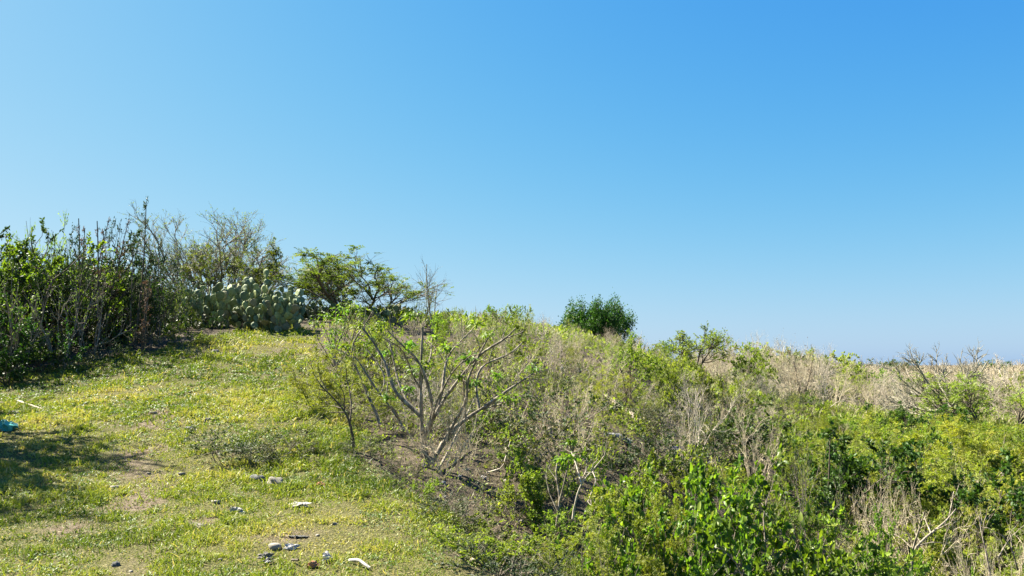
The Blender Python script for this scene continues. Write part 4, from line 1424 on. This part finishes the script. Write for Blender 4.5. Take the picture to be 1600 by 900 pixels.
rf = np.random.default_rng(91)
for x, y in jitter(-8, 42, 6.0, 46, 1.05, rf):
    o = x - float(edge_x(y))
    if o < .25 or abs(x / y) > .80 or (9.8 <= y < 11 and o < .4):
        continue
    z = float(height(x, y))
    px, py, d = to_px((x, y, z))
    # open ground: the littered bank, the debris slope, and behind the pale tree
    b = float(bare(np.array([x]), np.array([y]))[0])
    steep = smooth(2.5, 6.0, o) * smooth(-.2, -1.0, z)          # 1 = down in the thicket
    if 7.4 < y < 9.8 and o < 1.7:
        if rf.random() < .55:
            fill(x, y, ('weed', 'twig', 'feath', 'leafy')[rf.integers(0, 4)], rf.uniform(.22, .42), 1.3, None, rf)
        continue
    n = float(fbm(np.array([x * .35 + 8]), np.array([y * .35 + 3]), 2)[0])
    u = rf.random()
    if y < 9 and o < 3.2:
        if rf.random() < .85:
            fill(x, y, 'feath' if u < .6 else 'leafy', rf.uniform(.35, .65), 1.1, None, rf)
        continue
    if steep < .5:
        if b > .2 and rf.random() < .55:
            continue
        if y > 20.5 and px < 1130:
            continue                                            # the crest belt comes below
        if u < .20:
            fill(x, y, 'weed', rf.uniform(.6, 1.2), 1, None, rf)
        elif u < .36:
            fill(x, y, 'twig', rf.uniform(.5, 1.0), 1.1, None, rf)
        elif u < .58:
            fill(x, y, 'feath', rf.uniform(.5, 1.25), 1.0, None, rf)
        elif u < .72:
            fill(x, y, 'leafy', rf.uniform(.5, 1.1), 1, None, rf)
        else:
            fill(x, y, 'deadg', rf.uniform(.8, 1.35), .8, None, rf)
        continue
    top = -.75 + .022 * (y - 10) + .5 * (n - .5) + rf.uniform(-.35, .35)
    top = min(top, CAMZ - d * (636 + .06 * max(px - 1100, 0) - 570) / F + .35 * rf.random())
    h = np.clip(top - z, .5, 2.2)
    if 1020 < px < 1145 and y > 17:
        h = min(h, max(.35, (py - 585 - 20 * rf.random()) / F * d))
    if rf.random() < .07:
        fill(x, y, 'deadg', h * 1.0, .6, None, rf)
    elif rf.random() < .28:
        fill(x, y, 'lime', h, 1.0, None, rf)
    elif rf.random() < .25 + 1.4 * (n - .35):
        fill(x, y, 'feath', h, .85, None, rf)
    else:
        fill(x, y, 'leafy', h, .95, None, rf)
for x, y in jitter(-3.5, 3.5, 5.2, 11.5, .42, rf):
    o = x - float(edge_x(y))
    if -.15 < o < 2.4 and rf.random() < (.55 if o < 1.9 and y > 7.4 else .85):
        u = rf.integers(0, 5)
        fill(x, y, ('weed', 'twig', 'feath', 'leafy', 'twig')[u], rf.uniform(.12, .40) * (1.2 if u == 0 else 1), 1.5, None, rf)
# the crest behind the pale tree
for x, y in jitter(-5.5, 13, 21.5, 33, 1.25, rf):
    o = x - float(edge_x(y))
    z = float(height(x, y))
    px, py, d = to_px((x, y, z))
    if o < .6 or px > 1150 or px < 520:
        continue
    tops = np.interp(px, (520, 600, 690, 740, 830, 880, 960, 1010, 1060, 1100, 1150), (520, 500, 492, 482, 488, 505, 514, 530, 560, 572, 566))
    h = np.clip((py - tops - rf.uniform(-14, 22)) / F * d, .6, 2.2)
    u = rf.random()
    fill(x, y, 'crest' if u < .50 else 'feath' if u < .74 else 'twig' if u < .82 else 'leafy', h, .8, None, rf)
# the dry belt towards the horizon
for x, y in jitter(6, 66, 32, 92, 2.6, rf):
    z = float(height(x, y))
    px, py, d = to_px((x, y, z))
    if px < 1090 or (1425 < px < 1560 and y < 38) or y < 33 + 6 * smooth(1150, 1350, px) + 4 * rf.random():
        continue
    tops = np.interp(px, (1090, 1150, 1230, 1300, 1400, 1600), (545, 536, 545, 556, 576, 577)) - 2
    h = np.clip((py - tops) / F * d * rf.uniform(.78, 1.30 - .28 * float(smooth(1280, 1350, px))), 1.0, 4.6)
    if rf.random() < .80:
        fill(x, y, 'dead', h, .65, False, rf)
    else:
        fill(x, y, 'leafy', h * .9, 1, False, rf)
# behind the first row of the left thicket
for x, y in jitter(-26, -6.5, 18, 40, 1.7, rf):
    far = float(np.interp(x, _LX, _LY))
    px, py, d = to_px((x, y, float(height(x, y))))
    if y < far + 2.0 or px > 470 or px < -140:
        continue
    tops = np.interp(px, (-140, 0, 100, 200, 280, 330, 480), (400, 400, 395, 405, 440, 470, 505))
    fill(x, y, 'back', np.clip((py - tops - rf.uniform(-5, 25)) / F * d, .5, 4.0), .6, None, rf)

# ------------------------------------------------------------------ beyond: scrub that reads as one mass, and the last trees
def far_scrub():
    rng = np.random.default_rng(95)
    V, A = DEAD[2].parts[0][1].arrays()
    fr = DEAD[2].parts[0][1].F
    base = grow(rng, [dict(n=6, L=1.3, ang=.5, angv=.25, r0=.03, wob=.15, trop=.03, K=4), dict(n=5, L=.7, ang=.6, r0=.02, wob=.2, trop=.05, t0=.2, K=3)])
    g0 = Geo()
    for P, Rr in base:
        tubes(g0, P, Rr, 3)
    V, A = g0.arrays()
    n = 1500
    y = np.concatenate([rng.uniform(70, 150, 700), rng.uniform(150, 420, 800)])
    x = rng.uniform(.05, .80, n) * y
    z = height(x, y)
    s = rng.uniform(.8, 1.5, n) * np.clip(y / 110, 1, 2.2)
    tall = .8 + .9 * rng.random(n) ** 3
    a = rng.uniform(0, 6.28, n)
    c, sn = np.cos(a), np.sin(a)
    P = np.stack([(V[None, :, 0] * c[:, None] - V[None, :, 1] * sn[:, None]) * s[:, None] * 1.6 + x[:, None],
                  (V[None, :, 0] * sn[:, None] + V[None, :, 1] * c[:, None]) * s[:, None] * 1.6 + y[:, None],
                  V[None, :, 2] * (np.minimum(s, 1.5) * tall)[:, None] * 1.25 + z[:, None]], -1)
    g = Geo()
    Fs = np.concatenate(g0.F)
    g.add(P, (np.arange(n)[:, None, None] * len(V) + Fs[None]).reshape(-1, 4), np.repeat(rng.random(n), len(V)), 0, True)
    tag(link('far_scrub', g.mesh('far_scrub', [M['far_twig']])), None, None, None, 'stuff')


far_scrub()
for px, Y, top, label in ((1338, 230, 561, 'dark distant tree alone on the horizon line, left of the cluster'), (1384, 260, 563, 'dark distant tree, first of the cluster on the horizon'),
                          (1400, 300, 562, 'paler distant tree in the middle of the horizon cluster'), (1414, 280, 564, 'small distant tree ending the horizon cluster before the dead tree'),
                          (1322, 300, 564, 'faint distant tree peeping over the brown scrub'), (1545, 250, 562, 'distant tree on the horizon between the two bare trees'),
                          (1565, 270, 564, 'distant green tree behind the bare pale tree at the frame edge')):
    put_px(DARK[int(px) % 3], 'distant_tree', px, Y, top, label, 'tree', 'distant trees on the horizon', wide=2.2)

# ------------------------------------------------------------------ stones, rags and litter
def lump(seed, n=14, ridged=False, amp=.25):
    """closed lump of unit half-width, flat-bottomed"""
    rng = np.random.default_rng(seed)
    u = np.linspace(0, np.pi, n)
    v = np.linspace(0, 2 * np.pi, 2 * n, endpoint=False)
    uu, vv = np.meshgrid(u, v, indexing='ij')
    D = np.stack([np.sin(uu) * np.cos(vv), np.sin(uu) * np.sin(vv), np.cos(uu)], -1)
    r = np.ones(uu.shape)
    for k in range(4 if not ridged else 7):
        w = rng.normal(size=3) * (1.2 + (1.3 if ridged else .8) * k)
        q = np.sin(D @ w + rng.uniform(0, 6.28))
        r = r + amp / (1 + .5 * k) * ((1 - 2 * np.abs(q)) if ridged else q)
    V = (D * np.clip(r, .35, None)[..., None]).reshape(-1, 3)
    m = 2 * n
    i = np.arange(n * m).reshape(n, m)
    Fq = np.stack([i[:-1], i[1:], np.roll(i[1:], -1, 1), np.roll(i[:-1], -1, 1)], -1).reshape(-1, 4)
    g = Geo()
    g.add(V, Fq, .5, 0, not ridged)
    return g


STONE = [lump(300 + k).mesh('stone', [M['stone']]) for k in range(3)]
STONEG = [lump(310 + k).mesh('stone', [M['stone_grey']]) for k in range(2)]


def debris(name, px, py, wpx, hgt, deep, seed, mat, label, cat, group=None, ridged=True, rot=None, sink=.25, amp=.28):
    q = ground(px, py)
    d = to_px(q)[2]
    w = wpx / F * d / 2 * (.8 if name == 'stone' else 1.0)
    me = lump(seed, 12, ridged, amp).mesh(name, [M[mat]])
    o = link(name, me)
    hgt *= .8 if name in ('stone', 'rag', 'paper') else 1.0
    o.location = q + np.array((0, 0, hgt * (.05 if name == 'stone' else .22)))
    o.scale = (w, w * deep, hgt * .5 + .001)
    rng = np.random.default_rng(seed)
    o.rotation_euler = (rng.normal() * .12, rng.normal() * .12, rng.uniform(-.5, .5) if rot is None else rot)
    return tag(o, label, cat, group)


for a in (
    ('stone', 400, 753, 34, .15, .7, 321, 'stone_grey', 'bluish grey stone under the twiggy bush on the lawn', 'stone', 'stones on the lawn', False),
    ('stone', 431, 757, 30, .14, .8, 322, 'stone', 'rounded pale stone beside the bluish grey one under the twiggy bush', 'stone', 'stones on the lawn', False),
    ('stone', 323, 659, 18, .10, .7, 323, 'stone', 'small whitish stone on the lawn right of the path top', 'stone', 'stones on the lawn', False),
    ('stone', 298, 673, 17, .10, .8, 324, 'stone_grey', 'small grey stone just below the whitish one by the path', 'stone', 'stones on the lawn', False),
    ('stone', 306, 618, 14, .08, .8, 325, 'stone', 'tiny pale stone far up the lawn', 'stone', 'stones on the lawn', False),
    ('stone', 23, 646, 11, .09, .8, 326, 'rag', 'small white stone on the sunny lawn above the teal cloth', 'stone', 'stones on the lawn', False),
    ('stone', 41, 656, 10, .05, .8, 327, 'stone_grey', 'flat grey pebble between the white stone and the teal cloth', 'stone', 'stones on the lawn', False),
    ('stone', 523, 820, 13, .06, .8, 328, 'stone', 'pale round stone on the lawn right of the long white rag', 'stone', 'stones on the lawn', False),
    ('stone', 335, 549, 14, .14, .8, 329, 'stone', 'pale stone at the top of the lawn by the green mound', 'stone', 'stones on the lawn', False),
    ('stone', 639, 816, 9, .05, .8, 330, 'stone_grey', 'dark grey pebble near the lip of the lawn', 'stone', 'stones on the lawn', False),
    ('stone', 181, 884, 16, .06, .8, 331, 'stone_grey', 'dark clod beside the bare path at the bottom edge', 'stone', 'stones on the lawn', False),
    ('stone', 858, 680, 20, .35, .8, 332, 'stone', 'pinkish pale boulder among the scrub on the debris slope', 'stone', 'stones of the slope', False),
    ('stone', 1032, 645, 16, .25, .8, 333, 'stone_grey', 'greyish stone on the slope right of the plank', 'stone', 'stones of the slope', False),
    ('stone', 1068, 694, 18, .20, .8, 334, 'stone', 'tan stone at the foot of the bare scrub above the vine', 'stone', 'stones of the slope', False),
    ('rag', 466, 792, 48, .07, .42, 341, 'rag', 'long dirty white rag lying flat on the lawn', 'rag', 'rags on the lawn', True, -.45),
    ('rag', 374, 801, 30, .09, .55, 342, 'rag', 'crumpled grey and white rag on the lawn left of the long one', 'rag', 'rags on the lawn', True, -.3),
    ('rag', 314, 822, 30, .035, .6, 343, 'stone', 'thin dull scrap pressed into the lawn beside the path', 'rag', 'rags on the lawn'),
    ('paper', 457, 858, 22, .09, .7, 344, 'paper', 'crumpled white paper on the lawn below the long rag', 'paper', None),
    ('rag', 416, 872, 34, .08, .6, 345, 'stone', 'straw-coloured scrap over a dark hollow at the bottom of the lawn', 'rag', 'rags on the lawn'),
    ('plastic_sheet', 418, 880, 26, .05, .6, 346, 'black', 'black plastic poking from under the straw-coloured scrap', 'plastic sheet', None),  # dark hole drawn as a black lump, no sheet there
    ('paper', 510, 879, 16, .14, .8, 347, 'paper', 'upright wisp of white plastic at the bottom of the lawn', 'plastic wisp', None),
    ('scrap', 492, 887, 22, .06, .7, 348, 'orange', 'rust-coloured scrap beside the white wisp at the bottom of the lawn', 'scrap', None),
    ('rag', 466, 840, 30, .03, .7, 349, 'stone_grey', 'flat grey scrap on the lawn between the long rag and the paper', 'rag', 'rags on the lawn'),
    ('teal_cloth', 8, 672, 44, .20, .7, 350, 'teal', 'crumpled teal cloth on the lawn at the frame edge', 'cloth', None, True, .1),
    ('scrap', 502, 760, 18, .05, .7, 351, 'orange', 'small reddish brown scrap right of the two stones', 'scrap', None),
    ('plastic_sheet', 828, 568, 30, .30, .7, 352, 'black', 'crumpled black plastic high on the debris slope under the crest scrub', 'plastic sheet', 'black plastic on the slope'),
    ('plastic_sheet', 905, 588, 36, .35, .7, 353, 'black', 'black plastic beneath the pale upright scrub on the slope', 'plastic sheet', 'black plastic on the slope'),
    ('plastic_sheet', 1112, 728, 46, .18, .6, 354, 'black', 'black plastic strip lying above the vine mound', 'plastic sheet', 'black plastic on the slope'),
    ('plastic_sheet', 1050, 712, 40, .22, .6, 355, 'black', 'black plastic heap in a hollow left of the tan stone', 'plastic sheet', 'black plastic on the slope'),  # black crumpled heap
    ('plastic_sheet', 968, 645, 36, .22, .5, 356, 'black', 'black plastic in the hollow under the plank', 'plastic sheet', 'black plastic on the slope'),  # shadow of the hollow, painted as a black lump
    ('plastic_sheet', 890, 665, 30, .25, .7, 357, 'black', 'black plastic beside the pinkish boulder', 'plastic sheet', 'black plastic on the slope'),  # black crumpled lump
    ('litter_scrap', 665, 730, 13, .10, .8, 361, 'paper', 'white scrap lodged against the foot of the pale tree', 'litter', 'white litter on the bank'),
    ('litter_scrap', 693, 757, 9, .05, .7, 362, 'paper', 'white litter scrap below the pale tree on the shaded bank', 'litter', 'white litter on the bank'),
    ('litter_scrap', 694, 778, 7, .04, .7, 363, 'paper', 'tiny white scrap on the bank straight below the pale tree', 'litter', 'white litter on the bank'),
    ('litter_scrap', 718, 747, 8, .05, .7, 364, 'rag', 'grey-white scrap in the middle of the littered bank', 'litter', 'white litter on the bank'),
    ('litter_scrap', 730, 735, 14, .05, .6, 365, 'rag', 'wide pale scrap on the bank behind the fallen stick', 'litter', 'white litter on the bank'),
    ('litter_scrap', 756, 748, 10, .05, .7, 366, 'paper', 'white scrap at the far end of the littered bank', 'litter', 'white litter on the bank'),
    ('litter_scrap', 762, 786, 6, .04, .7, 367, 'paper', 'tiny white scrap low on the bank by the grey-leaved bush', 'litter', 'white litter on the bank'),
    ('litter_scrap', 772, 873, 9, .05, .7, 368, 'paper', 'white scrap in the weeds where the lip meets the bottom edge', 'litter', 'white litter on the bank'),
    ('litter_scrap', 878, 577, 8, .12, .7, 369, 'paper', 'white scrap near the top of the debris slope', 'litter', 'white litter on the slope'),
    ('litter_scrap', 962, 690, 12, .08, .6, 370, 'rag', 'whitish scrap beside the pipe on the slope', 'litter', 'white litter on the slope'),
):
    debris(*a)


def rod(name, pts, r0, r1, mat, label, cat, lift=.02, sides=6, K=9):
    P = np.array([ground(px, py) + np.array((0, 0, lift + (p[0] if p else 0))) for px, py, *p in pts])
    base = P[0].copy()
    s_ = np.concatenate([[0], np.cumsum(np.linalg.norm(np.diff(P, axis=0), axis=1))])
    t = np.linspace(0, s_[-1], K)
    Q = np.stack([np.interp(t, s_, P[:, k]) for k in range(3)], -1) - base
    g = Geo()
    tubes(g, Q[None], np.linspace(r0, r1, K)[None], sides)
    o = link(name, g.mesh(name, [M[mat]]))
    o.location = base
    return tag(o, label, cat)


rod('fallen_stick', [(-25, 629), (0, 631), (14, 632), (32, 627)], .020, .008, 'bark', 'short brown fallen stick on the lawn at the frame edge above the white stone', 'stick')
rod('fallen_stick', [(28, 629), (45, 634), (66, 641), (76, 645)], .022, .010, 'twig_grey', 'pale fallen stick on the lawn pointing down towards the shade', 'stick')
rod('fallen_stick', [(683, 740), (700, 720, .10), (726, 692, .35), (744, 672, .55)], .018, .008, 'bark_pale', 'pale stick leaning up out of the bank right of the pale tree', 'stick')
rod('fallen_stick', [(760, 742), (785, 745, .08), (797, 728, .3)], .010, .005, 'twig_grey', 'thin bent twig at the far end of the littered bank', 'stick')
rod('fallen_stick', [(546, 880), (560, 886, .03), (578, 893, .0)], .014, .011, 'rag', 'curved whitish strip at the bottom of the lawn', 'strip')
rod('fallen_stick', [(456, 880), (466, 886, .03)], .010, .008, 'bark_dark', 'short dark twig at the bottom of the lawn by the rusty scrap', 'stick')
rod('pipe', [(944, 685), (966, 691, .05), (986, 698)], .05, .05, 'rag', 'grey-white pipe end lying on the debris slope', 'pipe', lift=.05)
rod('ledge_log', [(922, 612), (950, 634, .05), (980, 652, .05), (1002, 668)], .085, .06, 'wood', 'log built in place of an eroded ledge down the debris slope over a dark hollow', 'log', lift=.10, sides=8)  # made-up log shape where the slope has an erosion ledge


def pebbles():
    rng = np.random.default_rng(401)
    g0 = lump(402, 4)
    V, _ = g0.arrays()
    Fq = np.concatenate(g0.F)
    y = np.concatenate([rng.uniform(5, 14, 260), rng.uniform(8, 22, 900)])
    x = np.concatenate([rng.uniform(-6.5, 0, 260), edge_x(y[260:]) + rng.uniform(.0, 7, 900)])
    k = rng.random(len(x)) < np.where(np.arange(len(x)) < 260, bare(x, y) * 1.5 + .12, bare(x, y) * 3.5)
    x, y = x[k], y[k]
    n = len(x)
    s = .012 + .05 * rng.random(n) ** 3
    C = np.stack([x, y, height(x, y) + s * .2], -1)
    a = rng.uniform(0, 6.28, n)
    c, q = np.cos(a)[:, None], np.sin(a)[:, None]
    P = np.stack([V[None, :, 0] * c - V[None, :, 1] * q, V[None, :, 0] * q + V[None, :, 1] * c, np.repeat(V[None, :, 2] * .6, n, 0)], -1) * s[:, None, None] + C[:, None]
    g = Geo()
    g.add(P, (np.arange(n)[:, None, None] * len(V) + Fq[None]).reshape(-1, 4), .5, 0, True)
    tag(link('pebbles', g.mesh('pebbles', [M['stone']])), None, None, None, 'stuff')


pebbles()
